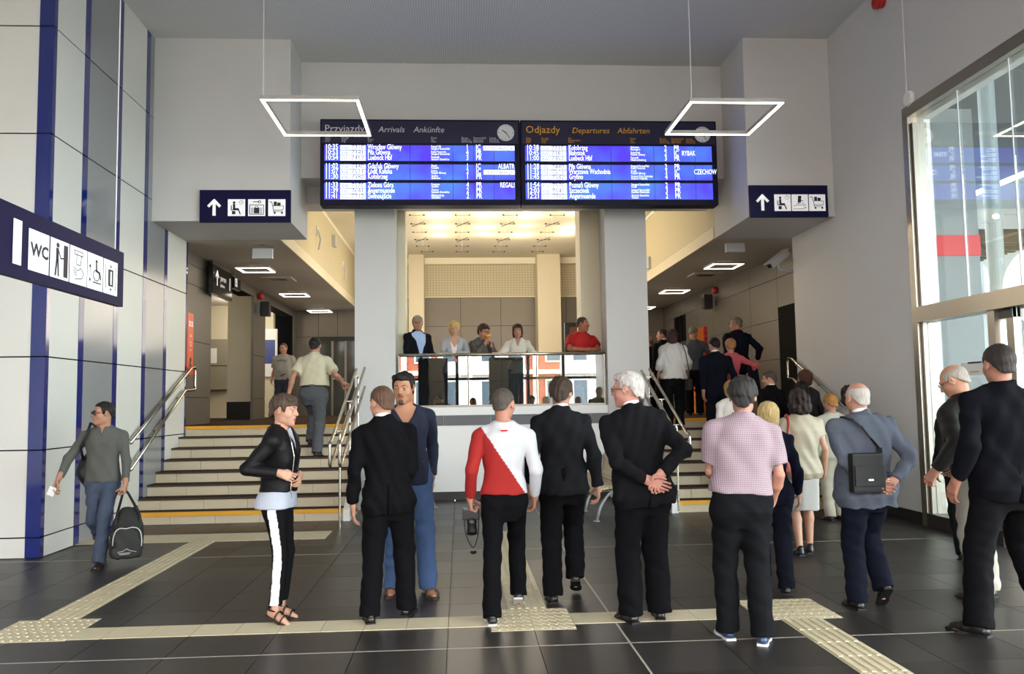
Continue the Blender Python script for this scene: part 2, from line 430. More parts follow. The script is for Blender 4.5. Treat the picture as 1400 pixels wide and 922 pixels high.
# --- side aisles: soffit, upper inner walls, bronze panelling
XAL, XAR = -4.72, 6.1; AIL, AIR = -2.95, 4.37
M_soff = mat('soffit_grey', '#bfb9ae', .7)
box('ceiling_aisle_left', (-9, YP+.05, ZS), (AIL, YB, ZS+.2), M_soff, None, kind='structure')
box('ceiling_aisle_right', (AIR, YP+.05, ZS), (XR+.75, YB, ZS+.2), M_soff, None, kind='structure')
box('wall_inner_left', (AIL-.2, YP+.06, ZS+.2), (AIL, YB, 5.85), M_perf, None, kind='structure')
box('wall_inner_right', (AIR, YP+.06, ZS+.2), (AIR+.2, YB, 5.95), M_perf, None, kind='structure')
box('trim_1', (AIL-.01, YP+.06, ZS-.005), (AIL+.02, YB, ZS+.2), M_wallw, None, kind='structure')
box('trim_2', (AIR-.02, YP+.06, ZS-.005), (AIR+.01, YB, ZS+.2), M_wallw, None, kind='structure')
box('ceiling_upper_hall', (AIL-.2, YP+.5, 5.8), (AIR+.2, YB+.1, 6.1), M_wallw, None, kind='structure')
box('trim_3', (AIL, YP+.6, 5.74), (AIL+.03, YB, 5.8), mat('trim_light', '#efe8d2', .6), None, kind='structure')
box('trim_4', (AIR-.03, YP+.6, 5.74), (AIR, YB, 5.8), mat('trim_light', '#efe8d2', .6), None, kind='structure')

# right aisle wall with panels, a dark doorway and a dark window
wa = thing('wall_aisle_right', None, None, kind='structure')
box('backing', (XAR+.015, 13.6, 0), (XAR+.3, YB, ZS), M_joint, wa)
def yat(px, X, py=420): return at(px, py, X=X).y
jy = [13.6]+[yat(p, XAR) for p in (1063.5, 1025.7, 998, 974.5, 954, 937)]+[yat(921, XAR), YB]
jz = [LAND, at(1050, 493, X=XAR).z, at(1025, 447, X=XAR).z, at(1025.7, 394.7, X=XAR).z, ZS]
dz = at(1064, 421, X=XAR).z
for i in range(len(jy)-1):
    for z0, z1 in zip(jz[:-1], jz[1:]):
        y0, y1 = jy[i], jy[i+1]
        if i == 0:
            if z0 < dz < z1: z0 = dz
            elif z1 <= dz: continue
        if i == 6 and LAND-.1 < z0 < jz[3]-.01: continue
        piece('wall_panel', 'bronze', M_bronze, (XAR, y0+.006, z0+.005), (XAR+.014, y1-.006, z1-.005), wa)
box('doorway_shade_sheet', (XAR+.012, 13.6, LAND), (XAR+.016, jy[1]-.01, dz), mat('opening_dark_sheet', '#0a0a0b', .8, spec=.1), wa)  # flat sheet, shade of the open doorway put into its near-black colour
box('window_recess', (XAR+.012, jy[6]+.01, LAND), (XAR+.016, jy[7]-.01, jz[3]), mat('opening_dark_sheet', '#0a0a0b', .8, spec=.1), wa)
for f_ in (.35, .7):
    yy = jy[6]+(jy[7]-jy[6])*f_; box('window_mullion', (XAR-.02, yy-.03, LAND), (XAR+.012, yy+.03, jz[3]), M_joint, wa)
box('wall_return_right', (XR+.02, 13.86, LAND-.3), (XAR+.3, 13.87, ZS), M_wall, None, kind='structure')

# left aisle wall: piers, header, two openings into a side lobby
wb = thing('wall_aisle_left', None, None, kind='structure')
yA = yat(289, XAL); yB0, yB1 = yat(347, XAL), yat(363, XAL); yC = yat(401, XAL)
zh = at(403, 434, X=XAL).z
def pier(y0, y1, z0, z1, splits):
    box('backing', (XAL-.06, y0+.005, z0), (XAL-.014, y1-.005, z1), M_joint, wb)
    zs = [z0]+[q for q in splits if z0 < q < z1]+[z1]
    for a, b in zip(zs[:-1], zs[1:]):
        piece('wall_panel', 'bronze', M_bronze, (XAL-.014, y0+.004, a+.005), (XAL, y1-.004, b-.005), wb)
sp = [1.75, 2.75, 3.75]
pier(14.12, yA, LAND, ZS, sp+[zh]); pier(yB0, yB1, LAND, ZS, sp); pier(yC, YB, LAND, ZS, sp)
for a, b in ((yA, yB0), (yB1, yC)):
    n = 2
    for i in range(n): 
        box('backing', (XAL-.35, a+(b-a)*i/n, zh+.005), (XAL-.014, a+(b-a)*(i+1)/n, ZS), M_joint, wb)
        piece('wall_panel', 'bronze', M_bronze, (XAL-.014, a+(b-a)*i/n+.004, zh), (XAL, a+(b-a)*(i+1)/n-.004, ZS-.005), wb)
for y0, y1 in ((14.13, yA-.01), (yB0+.01, yB1-.01)):
    for yy, s_ in ((y0, 0), (y1, 1)):
        box('pier_side_panel', (XAL-.06, yy-.008, LAND), (XAL-.016, yy+.008, zh), M_bronze, wb)
lob = thing('wall_lobby', None, None, kind='structure')
y20 = 20.6
xa, xb = at(311, 480, Y=y20).x, at(352, 480, Y=y20).x
box('lobby_pillar', (xa, y20, LAND), (min(xb, XAL-.1), y20+.5, ZS), M_wallw, lob)
box('lobby_skirting', (xa-.005, y20-.012, LAND), (min(xb, XAL-.1)+.005, y20, LAND+.42), M_black, lob)
box('lobby_back', (-9, 23.2, LAND), (XAL-.36, 23.4, ZS), M_wallw, lob)
box('lobby_side', (-9.2, 14, LAND), (-9, 23.4, ZS), M_wallw, lob)
box('lobby_front', (-9, 14.2, LAND), (XAL-.36, 14.4, ZS), M_wallw, lob)

# back wall of the upper hall
wk = thing('wall_back', None, None, kind='structure')
zk1 = at(650, 407, Y=YB).z; zk0 = at(650, 446, Y=YB).z
box('backing', (-9, YB+.015, 0), (XR+.75, YB+.3, 6.2), M_joint, wk)
box('mosaic_band', (AIL, YB-.02, zk1+.02), (AIR, YB+.014, 5.8), M_tband, wk)
box('light_ledge', (AIL, YB-.05, zk1), (AIR, YB+.012, zk1+.025), mat('trim_light', '#efe8d2', .6), wk)
box('cove', (AIL, YB-.35, 5.62), (AIR, YB-.02, 5.8), mat('trim_light', '#efe8d2', .6), wk)
kx = [AIL-.1]+[at(p, 450, Y=YB).x for p in (576, 630, 685, 738, 774.6, 815)]+[AIR]
for a, b in zip(kx[:-1], kx[1:]):
    for z0, z1 in ((LAND, 2.2), (2.2, zk0), (zk0, zk1)):
        piece('wall_panel', 'bronze', M_bronze, (a+.006, YB, z0+.006), (b-.006, YB+.014, z1-.006), wk)
for a, b in ((-4.1, -3.55), (-3.55, AIL-.1), ):
    piece('wall_panel', 'bronze', M_bronze, (a+.006, YB, 3.55), (b-.006, YB+.014, ZS), wk)
piece('wall_panel', 'bronze', M_bronze, (XAL, YB, LAND), (-4.12, YB+.014, 3.545), wk)
piece('wall_panel', 'bronze', M_bronze, (XAL, YB, 3.555), (-4.106, YB+.014, ZS), wk)
for z0, z1 in ((LAND, 2.4), (2.4, 3.6), (3.6, ZS)):
    for a, b in ((AIR, 5.2), (5.2, XAR)): piece('wall_panel', 'bronze', M_bronze, (a+.006, YB, z0+.006), (b-.006, YB+.014, z1-.006), wk)
for p0, p1 in ((558.5, 579.5), (735, 766.5)):
    x0, x1 = at(p0, 400, Y=23.7).x, at(p1, 400, Y=23.7).x
    box('pillar_rear', (x0, 23.7, LAND), (x1, YB-.06, 5.8), M_wallw, None, kind='structure')

# glass door at the end of the left aisle
d1 = thing('door_1', None, None, kind='structure')
M_dglass = mat('door_glass_dark', '#3b3f3c', .08, spec=.8, var=.35, vscale=2.2)
x0, x1 = -4.1, AIL-.02
box('door_frame', (x0, YB-.06, 3.42), (x1, YB-.01, 3.54), M_black, d1)
for x in (x0, x0+.38, x0+.76, x1-.06): box('door_frame', (x, YB-.06, LAND), (x+.06, YB-.01, 3.42), M_alu, d1)
for a, b in ((x0+.06, x0+.38), (x0+.44, x0+.76), (x0+.82, x1-.06)):
    box('pane', (a, YB-.04, LAND), (b, YB-.02, 3.42), M_dglass, d1)
box('push_bar', (x0+.44, YB-.12, 2.3), (x0+.76, YB-.09, 2.34), M_steel, d1)

# rear (entrance) front behind the photographer: glazed, seen in reflections only
wf = thing('wall_entrance', None, None, kind='structure')
M_frame = mat('frame_anthracite', '#2c2d30', .4)
for x in [-9.0+1.48*i for i in range(11)]:
    box('mullion', (x-.06, -7.08, 0), (x+.06, -6.92, 6.5), M_frame, wf)
for z in (.05, 2.55, 3.6, 5.0, 6.45): box('transom', (-9, -7.08, z-.05), (5.7, -6.92, z+.05), M_frame, wf)
box('header_wall', (-9.2, -7.15, 6.5), (6, -6.95, ZC), M_wall, wf)
for x0, x1 in ((-1.7, -.5), (1.2, 2.6)): box('entrance_pier', (x0, -6.9, 0), (x1, -6.4, 3.4), M_frame, wf)
# the hall corners and street outside
box('ground_outside', (-40, -60, -.35), (50, -7.2, -.1), mat('paving_outside', '#a9a6a0', .8, var=.1, vscale=1), None, kind='structure')
box('ground_side', (6.05, -7.2, -.35), (50, 60, -.05), mat('paving_outside', '#a9a6a0', .8, var=.1, vscale=1), None, kind='structure')
# ================================================================== FITTINGS
# --- pendant light frames
def light_frame(name, x0, x1, y0, y1, z, label, group, w=.042, h=.07, cables=None, drop=0., estr=14., extra=None):
    t = thing(name, label, 'lamp', ((x0+x1)/2, (y0+y1)/2, z), 0, group)
    cx, cy = (x1-x0)/2, (y1-y0)/2
    hs = MB(); em = MB()
    for a, b in (((-cx, -cy), (cx, -cy+w)), ((-cx, cy-w), (cx, cy)), ((-cx, -cy+w), (-cx+w, cy-w)), ((cx-w, -cy+w), (cx, cy-w))):
        hs.box((a[0], a[1], .02), (b[0], b[1], h)); em.box((a[0]+.003, a[1]+.003, .012), (b[0]-.003, b[1]-.003, .02))
    hs.build('housing', mat('lamp_housing', '#b4b2ae', .4, metal=.3), t)
    em.build('light_diffuser', mat('led_%g' % estr, '#ffffff', .4, emit='#fff0d6', estr=estr), t)
    if cables:
        for sx, sy in cables: MB().tube([(sx*(cx-.03), sy*(cy-.03), h), (sx*(cx-.03), sy*(cy-.03), ZC-z)], .006, 6).build('suspension_cable', mat('cable_white', '#d8d8d8', .5), t)
    if drop: MB().box((-.12, -.1, h), (.12, .1, h+drop)).build('mounting_box', mat('lamp_housing', '#b4b2ae', .4), t)
    return t
CB = ((-1, -1), (1, -1), (1, 1), (-1, 1))
light_frame('pendant_lamp', -2.335, -1.17, 9.85, 11.22, 5.2, 'square glowing frame lamp hung in front of the arrivals board', 'pendant frame lamps', cables=((-1, -1),), estr=6)
light_frame('pendant_lamp', 2.84, 4.02, 9.83, 11.1, 5.2, 'square glowing frame lamp hung at the right end of the departures board', 'pendant frame lamps', cables=((-1, -1),), estr=6)
for px, nm in ((-2.335, 'left'), (2.84, 'right')):
    light_frame('pendant_lamp', px, px+1.17, 3.4, 4.7, 5.2, 'square frame lamp hung above the %s foreground, seen only in reflections' % nm, 'pendant frame lamps', cables=CB, estr=6)
for i, (yc, nm) in enumerate(((16.43, 'nearest'), (20.3, 'middle'), (23.9, 'farthest'))):
    light_frame('ceiling_lamp', -4.26, -3.63, yc-.3, yc+.3, 4.2, '%s of the three square frame lights under the left aisle ceiling' % nm, 'aisle frame lights', w=.055, h=.06, drop=.058, estr=5)
    light_frame('ceiling_lamp', 4.96, 5.58, yc-.5, yc+.15, 4.2, '%s of the three square frame lights under the right aisle ceiling' % nm, 'aisle frame lights', w=.055, h=.06, drop=.058, estr=5)
def spot_in(name, loc, e, col, r=.15, parent=None):
    l = bpy.data.lights.new(name, 'POINT'); l.energy = e; l.color = col; l.shadow_soft_size = r
    o = bpy.data.objects.new(name, l); C.objects.link(o); o.location = loc; return o

# --- train display boards
BY = 12.95
M_bframe = mat('board_frame', '#15152c', .6, spec=.2)
M_header = mat('board_header', '#17173a', .35)
def screen_mat():
    m = bpy.data.materials.new('display_blue'); m.use_nodes = True; nt = m.node_tree; b = nt.nodes['Principled BSDF']
    b.inputs['Base Color'].default_value = (.01, .01, .03, 1); b.inputs['Roughness'].default_value = .25
    tc = nt.nodes.new('ShaderNodeTexCoord'); n = nt.nodes.new('ShaderNodeTexNoise'); n.inputs['Scale'].default_value = 1.6
    nt.links.new(tc.outputs['Object'], n.inputs[0]); r = nt.nodes.new('ShaderNodeValToRGB')
    r.color_ramp.elements[0].color = (*lin('#5038e8'), 1); r.color_ramp.elements[0].position = .35
    r.color_ramp.elements[1].color = (*lin('#4a80f0'), 1); r.color_ramp.elements[1].position = .7
    nt.links.new(n.outputs['Fac'], r.inputs[0]); nt.links.new(r.outputs[0], b.inputs['Emission Color']); b.inputs['Emission Strength'].default_value = 1.0
    return m
M_scr = screen_mat()
M_stxt = mat('display_text', '#dfe6ff', .5, emit='#dfe8ff', estr=1.15)
M_sblk = mat('display_white_block', '#e8f0ff', .5, emit='#eef4ff', estr=1.05)
M_sdk = mat('display_dark_line', '#1a1a60', .5)
M_tw = mat('lettering_white', '#c9cad4', .5); M_ty = mat('lettering_amber', '#e0a21c', .5)
def clock(t, M, x, y, r, hh, mm, ss):
    fc = Flat(M).disc(x, y, r, .012, n=36); face = fc.build('clock_face', mat('clock_white', '#d6d8da', .4), t)
    h = Flat(M)
    for k in range(12):
        a = k*PI/6; l = .16 if k % 3 == 0 else .1
        h.line([(x+math.sin(a)*r*(.95-l), y+math.cos(a)*r*(.95-l)), (x+math.sin(a)*r*.93, y+math.cos(a)*r*.93)], r*.05, .014)
    a = hh*PI/6; b2 = mm*PI/30; c2 = ss*PI/30
    h.line([(x-math.sin(a)*r*.12, y-math.cos(a)*r*.12), (x+math.sin(a)*r*.5, y+math.cos(a)*r*.5)], r*.1, .016)
    h.line([(x-math.sin(b2)*r*.15, y-math.cos(b2)*r*.15), (x+math.sin(b2)*r*.78, y+math.cos(b2)*r*.78)], r*.08, .017)
    h.build('clock_hands', M_sym, face)
def board(x0, x1, z0, z1, title, sub1, sub2, mt, heads, rows, label, s0, s1):
    t = thing('train_display_board', label, 'display board', (x0, BY, z0))
    W, H = x1-x0, z1-z0
    MB().box((0.004, 0, 0), (W-.004, .28, H)).build('housing', M_bframe, t, bevel=.02)
    M = FR_FRONT(0, 0, 0)
    ux = lambda c: W*(c-s0)/(s1-s0)
    vy = lambda c: H*(655-c)/547
    Flat(M).rect(.03, vy(262), W-.03, H-.03, .003).build('header_panel', M_header, t)
    f = Flat(M); f.text(title, ux(heads[0]), vy(192), .165, .006, sx=1.0); f.text(sub1, ux(heads[1]), vy(192), .13, .006, shear=.2); f.text(sub2, ux(heads[2]), vy(192), .13, .006, shear=.2)
    f.build('heading_lettering', mt, t)
    f = Flat(M)
    cols = heads[3:]
    names = [('Czas', 'Time', 'Zeit'), ('Pociąg', 'Train', 'Zug'), ('Z' if title[0] == 'P' else 'Do', 'From' if title[0] == 'P' else 'Destination', 'Von' if title[0] == 'P' else 'Nach'), ('Przez', 'Via', 'Über'), ('Peron', 'Platform', 'Bahnsteig'), ('Przewoźnik', 'Operator', 'Betreiber'), ('Uwagi', 'Remarks', 'Hinweise')]
    for c, n in zip(cols, names):
        for q, s in enumerate(n): f.text(s, ux(c), vy(232+q*12), .042, .006)
    tag(f.build('column_headings', mt, t), kind='stuff')
    X0, X1 = s0+30, s1-37
    for p, (ya, yb) in enumerate(((275, 376), (397, 496), (515, 620))):
        sc = Flat(M).rect(ux(X0), vy(yb), ux(X1), vy(ya), .004).build('display_screen', M_scr, t)
        bl = Flat(M); tx = Flat(M); dk = Flat(M); hh = (yb-ya)/3
        for q in range(3):
            r = rows[p*3+q]; yc = ya+hh*(q+.8)
            bl.rect(ux(cols[1]-6), vy(ya+hh*(q+1)-2), ux(cols[1]+155), vy(ya+hh*q+2), .006)
            tx.text(r[0], ux(cols[0]), vy(yc), .118, .007, sx=.78, bold=.001)
            tx.text(r[1], ux(cols[2]), vy(yc), .118, .007, sx=.62, bold=.001)
            tx.text(r[2], ux(cols[3]), vy(yc-13), .048, .007, sx=.75, bold=.0005); tx.text(r[3], ux(cols[3]), vy(yc+1), .048, .007, sx=.75, bold=.0005)
            tx.text(r[4], ux(cols[4]+28), vy(yc), .118, .007, sx=.7, bold=.001); tx.text(r[5], ux(cols[5]+14), vy(yc), .118, .007, sx=.7, bold=.001)
            if len(r) > 6:
                if r[6] == '#': bl.rect(ux(X1-203), vy(ya+hh*(q+1)-2), ux(X1-1), vy(ya+hh*q+2), .006); dk.text('rezerwacja', ux(X1-195), vy(yc), .1, .008)
                else: tx.text(r[6], ux(r[7]), vy(yc), .115, .007, sx=.62, bold=.001)
            dk.text(r[8] if len(r) > 8 else 'os. 7%d%d' % (p*13+q*7+31, q), ux(cols[1]+4), vy(yc), .1, .008)
        for c in (s0+575, s0+850, s0+985, s0+1115):
            dk.line([(ux(c), vy(yb)), (ux(c), vy(ya))], .006, .005)
        tag(bl.build('train_number_field', M_sblk, sc), kind='stuff'); tag(tx.build('timetable_lettering', M_stxt, sc), kind='stuff'); tag(dk.build('dark_lettering', M_sdk, sc), kind='stuff')
    return t, M, ux, vy
z0 = at(700, 280.5, Y=BY).z; z1 = at(700, 164, Y=BY).z
xa, xm, xb = at(437, 220, Y=BY).x, at(711.5, 220, Y=BY).x, at(981, 220, Y=BY).x
R1 = [('10:35', 'Wrocław Główny', 'Poznań Gł.', 'Stargard Szczeciński', '1', 'IC', '#'), ('10:53', 'Piła Główna', 'Kalisz Pomorski', 'Stargard Szczeciński', '4', 'PR'), ('10:54', 'Luebeck Hbf', 'Pasewalk', 'Szczecin Gumieńce', '3', 'PR'),
      ('11:02', 'Gdańsk Główny', 'Słupsk', 'Koszalin', '1', 'IC', 'ALBATR', 1220), ('11:07', 'Łódź Kaliska', 'Kutno', 'Poznań Główny', '2', 'IC', '#'), ('11:30', 'Kołobrzeg', 'Gryfice', 'Goleniów', '1', 'PR'),
      ('11:33', 'Zielona Góra', 'Kostrzyn', 'Gryfino', '4', 'PR', 'REGALI', 1230), ('11:39', 'Angermuende', 'Tantow', 'Szczecin Gumieńce', '2', 'PR'), ('11:41', 'Świnoujście', 'Międzyzdroje', 'Goleniów', '2', 'PR')]
R2 = [('10:38', 'Kołobrzeg', 'Goleniów', 'Nowogard', '2', 'PR'), ('10:45', 'Białystok', 'Szczecinek', 'Gdańsk Główny', '2', 'IC', 'RYBAK', 1085), ('11:00', 'Luebeck Hbf', 'Pasewalk', 'Neubrandenburg', '3', 'PR'),
      ('11:28', 'Piła Główna', 'Stargard Szczeciński', 'Kalisz Pomorski', '2', 'PR'), ('11:35', 'Warszawa Wschodnia', 'Krzyż', 'Poznań Główny', '3', 'IC', 'CZECHOW', 1160), ('11:45', 'Gryfino', 'Szczecin Port Centralny', 'Szczecin Podjuchy', '4', 'PR'),
      ('11:54', 'Poznań Główny', 'Stargard Szczeciński', 'Krzyż', '2', 'PR'), ('12:03', 'Szczecinek', 'Stargard Szczeciński', 'Runowo Pomorskie', '3', 'PR'), ('12:21', 'Angermuende', 'Szczecin Gumieńce', 'Tantow', '2', 'PR')]
tA, MA, uA, vA = board(xa, xm, z0, z1, 'Przyjazdy', 'Arrivals', 'Ankünfte', M_tw, (108, 450, 675, 112, 215, 383, 788, 985, 1062, 1165), R1, 'dark blue arrivals board with white headings and a clock', 78, 1365)
clock(tA, MA, uA(1272), vA(193), .135, 10.2, 24, 26)
tB, MB2, uB, vB = board(xm, xb, z0, z1, 'Odjazdy', 'Departures', 'Abfahrten', M_ty, (90, 383, 673, 92, 190, 360, 755, 945, 1020, 1115), R2, 'dark blue departures board with amber headings and a clock', 55, 1316)
clock(tB, MB2, uB(1222), vB(198), .13, 10.2, 24, 26)
for x in (xa+.6, xm-.4, xm+.5, xb-.6): box('board_bracket', (x-.04, BY+.27, z1-.5), (x+.04, YU+.01, z1-.35), M_bframe, tA if x < xm else tB).location = (-(xa if x < xm else xm), -BY, -z0)

# --- pictogram signs
def pict(M, x, y, s, kind, t):
    """white field with a symbol; s = side"""
    fld = Flat(M).rect(x, y, x+s, y+s*(1.0 if kind not in TALL else TALL[kind]), .003).build('pictogram_field', M_signw, t)
    f = Flat(M); z = .005; P = lambda *q: [(x+a*s, y+b*s) for a, b in q]; D = lambda a, b, r: f.disc(x+a*s, y+b*s, r*s, z)
    L = lambda w, *q: f.line(P(*q), w*s, z)
    if kind == 'wc': f.text('WC', x+.1*s, y+.52*s, .58*s, z, sx=.85, bold=.006)
    elif kind == 'seat':
        D(.36, .8, .075); L(.13, (.36, .68), (.36, .42)); L(.1, (.36, .42), (.6, .42)); L(.07, (.6, .42), (.72, .12)); L(.05, (.22, .36), (.62, .36)); L(.05, (.2, .62), (.2, .36))
        f.poly(P((.24, .1), (.44, .1), (.44, .3), (.24, .3)), z); f.ring(x+.78*s, y+.82*s, .11*s, .02*s, z); L(.02, (.78, .82), (.78, .9)); L(.02, (.78, .82), (.84, .82))
    elif kind == 'locker':
        L(.04, (.1, .1), (.1, .66), (.9, .66), (.9, .1), (.1, .1)); f.poly(P((.34, .15), (.66, .15), (.66, .5), (.34, .5)), z); L(.03, (.42, .5), (.42, .58), (.58, .58), (.58, .5))
        for a in (.2, .27, .73, .8): L(.03, (a, .15), (a, .5))
        L(.05, (.3, .85), (.6, .85)); f.ring(x+.66*s, y+.85*s, .07*s, .04*s, z)
    elif kind == 'cart':
        L(.04, (.08, .85), (.2, .85), (.32, .35), (.85, .35)); L(.03, (.25, .6), (.9, .6), (.85, .35)); D(.38, .18, .06); D(.8, .18, .06); L(.03, (.32, .35), (.3, .25), (.85, .25))
        f.poly(P((.32, .62), (.5, .62), (.5, .86), (.32, .86)), z); f.poly(P((.52, .62), (.72, .62), (.72, .8), (.52, .8)), z)
    elif kind == 'ticket':
        f.poly(P((.36, .5), (.56, .5), (.6, .92), (.4, .92)), z); L(.03, (.1, .3), (.3, .36), (.72, .36), (.86, .2)); L(.03, (.1, .12), (.6, .12), (.86, .2)); L(.03, (.3, .45), (.5, .45)); L(.03, (.6, .5), (.9, .35)); L(.05, (.56, .62), (.68, .62))
    elif kind == 'door':
        D(.38, 1.16, .085); L(.14, (.36, 1.02), (.36, .62)); L(.08, (.33, .62), (.27, .1)); L(.08, (.4, .62), (.43, .1)); L(.05, (.42, .98), (.55, .72), (.7, .76)); f.poly(P((.7, .1), (.93, .1), (.93, 1.24), (.7, 1.24)), z)
    elif kind == 'cash':
        L(.03, (.25, 1.22), (.75, 1.22), (.75, 1.08), (.25, 1.08), (.25, 1.22)); L(.03, (.38, 1.14), (.38, .72), (.6, .72), (.66, 1.1)); L(.03, (.2, .6), (.45, .5), (.62, .62), (.8, .45), (.7, .25), (.3, .18)); L(.03, (.2, .5), (.4, .4)); L(.03, (.22, .4), (.4, .3))
    elif kind == 'lift':
        D(.56, 1.1, .07); L(.09, (.55, 1.0), (.57, .72)); L(.07, (.57, .72), (.78, .7), (.84, .45)); f.ring(x+.56*s, y+.56*s, .2*s, .04*s, z); L(.05, (.35, .28), (.85, .28)); L(.03, (.15, .35), (.15, .85)); f.poly(P((.08, .82), (.22, .82), (.15, .95)), z); f.poly(P((.08, .38), (.22, .38), (.15, .25)), z)
    elif kind == 'elevator':
        L(.03, (.15, .2), (.15, 1.15)); L(.03, (.85, .2), (.85, 1.15)); f.poly(P((.32, .32), (.68, .32), (.68, 1.0), (.32, 1.0)), z); f.poly(P((.42, 1.08), (.58, 1.08), (.5, 1.2)), z); f.poly(P((.42, .24), (.58, .24), (.5, .12)), z)
        g = Flat(M); g.disc(x+.5*s, y+.86*s, .06*s, .007); g.line(P((.5, .78), (.5, .42)), .1*s, .007); g.build('pictogram_detail', M_signw, fld)
    f.build('pictogram_symbol', M_sym, fld)
TALL = {'wc': 1.36, 'door': 1.36, 'cash': 1.36, 'lift': 1.36, 'elevator': 1.36}
def arrow(M, x, y, s, t):
    f = Flat(M); f.line([(x, y-s*.5), (x, y+s*.3)], s*.2, .005)
    f.line([(x-s*.34, y+s*.06), (x, y+s*.42)], s*.17, .005); f.line([(x+s*.34, y+s*.06), (x, y+s*.42)], s*.17, .005); f.build('arrow', M_signw, t)
def wing_sign(px0, px1, py0, py1, Yw, kinds, label):
    x0, x1 = at(px0, py1, Y=Yw).x, at(px1, py1, Y=Yw).x; za, zc = at(px0, py1, Y=Yw).z, at(px0, py0, Y=Yw).z
    t = thing('direction_sign', label, 'sign', (x0, Yw, za))
    W, H = x1-x0, zc-za
    MB().box((0, -.05, 0), (W, 0, H)).build('sign_panel', M_navy, t); M = FR_FRONT(0, -.05, 0)
    arrow(M, W*.16, H*.47, H*.48, t)
    s = H*.52
    for i, k in enumerate(kinds): pict(M, W*(.31+.222*i), H*.19, s, k, t)
wing_sign(274, 398, 261, 305, YWL-.005, ('seat', 'locker', 'cart'), 'navy sign on the left wing with arrow, waiting, locker and trolley symbols')
wing_sign(1024.5, 1131, 254.5, 298, YWR-.005, ('seat', 'ticket', 'cart'), 'navy sign on the right wing with arrow, waiting, ticket and trolley symbols')
# big hanging sign at the left: plane parallel to the side wall
XS = -2.84
pr = at(169.5, 346, X=XS); prb = at(168, 420, X=XS)
t = thing('hanging_sign', 'navy hanging sign with a large 1, WC and four facility symbols', 'sign', (XS, pr.y, prb.z))
Hs = pr.z-prb.z; Ls = 2.6
MB().box((-.05, -Ls, 0), (0, 0, Hs)).build('sign_panel', M_navy, t)
M = pf((.0, 0, 0), (0, 1, 0), (0, 0, 1), (1, 0, 0))
ys = lambda px, py: at(px, py, X=XS).y-pr.y
for k, a, b in (('wc', 38, 65.5), ('door', 68, 93), ('cash', 95, 118), ('lift', 119.5, 140), ('elevator', 141.5, 160)):
    ya, yb2 = ys(a, 350), ys(b, 380); pict(M @ Matrix.Translation((0, Hs*.155, 0)) @ Matrix.Scale(Hs*.60/1.36/(yb2-ya), 4, (0, 1, 0)), ya, 0, (yb2-ya), k, t)
f = Flat(M); f.text('1', ys(3, 335), Hs*.2, Hs*.85, .005, sx=1.7, bold=.012); f.build('numeral_lettering', M_signw, t)
arrow(M, ys(5, 335)-.28, Hs*.45, Hs*.5, t)
for y in (-.12, -Ls+.2): MB().tube([(-.025, y, Hs), (-.025, y, ZC-prb.z)], .005, 6).build('suspension_cable', mat('cable_white', '#d8d8d8', .5), t)
# platform sign along the left aisle
XQ = -4.55
q0 = at(291.5, 361, X=XQ); q1 = at(317.5, 375, X=XQ); qb = at(291.5, 401, X=XQ)
t = thing('platform_sign', 'dark platform 1 sign with arrow over the left aisle opening', 'sign', (XQ, q0.y, qb.z))
L_, H_ = q1.y-q0.y, q0.z-qb.z
MB().box((-.08, 0, 0), (0, L_, H_)).build('sign_panel', mat('sign_dark', '#101216', .1), t); M = pf((0, 0, 0), (0, 1, 0), (0, 0, 1), (1, 0, 0))
arrow(M, L_*.2, H_*.6, H_*.5, t); f = Flat(M); f.text('peron', L_*.36, H_*.55, H_*.3, .005); f.text('platform', L_*.36, H_*.34, H_*.16, .005); f.text('1', L_*.8, H_*.36, H_*.62, .005, bold=.008); f.build('lettering', M_signw, t)
MB().box((-.05, .1, H_), (-.03, L_-.1, ZS-qb.z)).build('hanger', M_alu, t)
q2 = at(320, 379, X=XQ); q3 = at(329, 384, X=XQ); q4 = at(320, 394, X=XQ)
t = thing('waiting_room_sign', 'small dark waiting symbol sign beyond the platform 1 sign', 'sign', (XQ, q2.y, q4.z))
MB().box((-.08, 0, 0), (0, q3.y-q2.y, q2.z-q4.z)).build('sign_panel', mat('sign_dark', '#101216', .1), t)
pict(pf((0, 0, 0), (0, 1, 0), (0, 0, 1), (1, 0, 0)), .08, .05, (q2.z-q4.z)*.75, 'seat', t)
MB().box((-.05, .1, q2.z-q4.z), (-.03, .2, ZS-q4.z)).build('hanger', M_alu, t)

# --- emergency call posts
def sos(x0, x1, y0, y1, zb, zt, label, side, txtpx):
    t = thing('emergency_call_post', label, 'call post', ((x0+x1)/2, (y0+y1)/2, zb))
    w, d, h = (x1-x0)/2, (y1-y0)/2, zt-zb
    MB().box((-w, -d, 0), (w, d, h)).build('post_body', M_orange, t, bevel=.012)
    M = FR_FRONT(0, -d, 0) if side == 'front' else pf((w, 0, 0), (0, 1, 0), (0, 0, 1), (1, 0, 0)) if side == 'right' else pf((-w, 0, 0), (0, -1, 0), (0, 0, 1), (-1, 0, 0))
    a = d if side != 'front' else w
    f = Flat(M); f.text('SOS', -a*.75, h*.78, a*.85, .004, bold=.003); f.line([(-a*.2, h*.62), (0, h*.66), (a*.2, h*.62), (-a*.2, h*.62)], .006, .004); f.ring(0, h*.5, a*.25, .006, .004); f.line([(-a*.2, h*.4), (a*.2, h*.4)], .008, .004); f.build('lettering', M_signw, t)
    f = Flat(M); f.disc(0, h*.24, a*.3, .004); f.rect(-a*.25, h*.13, a*.25, h*.19, .004); f.build('speaker_grille', M_black, t)
sos(-4.72, -4.5, 14.16, 14.46, at(262, 513, Y=14.3).z, at(262, 428, Y=14.3).z, 'orange emergency call post at the top of the left stairs', 'right', 0)
sx0, sx1 = at(951, 490, Y=18.2).x, at(970, 490, Y=18.2).x
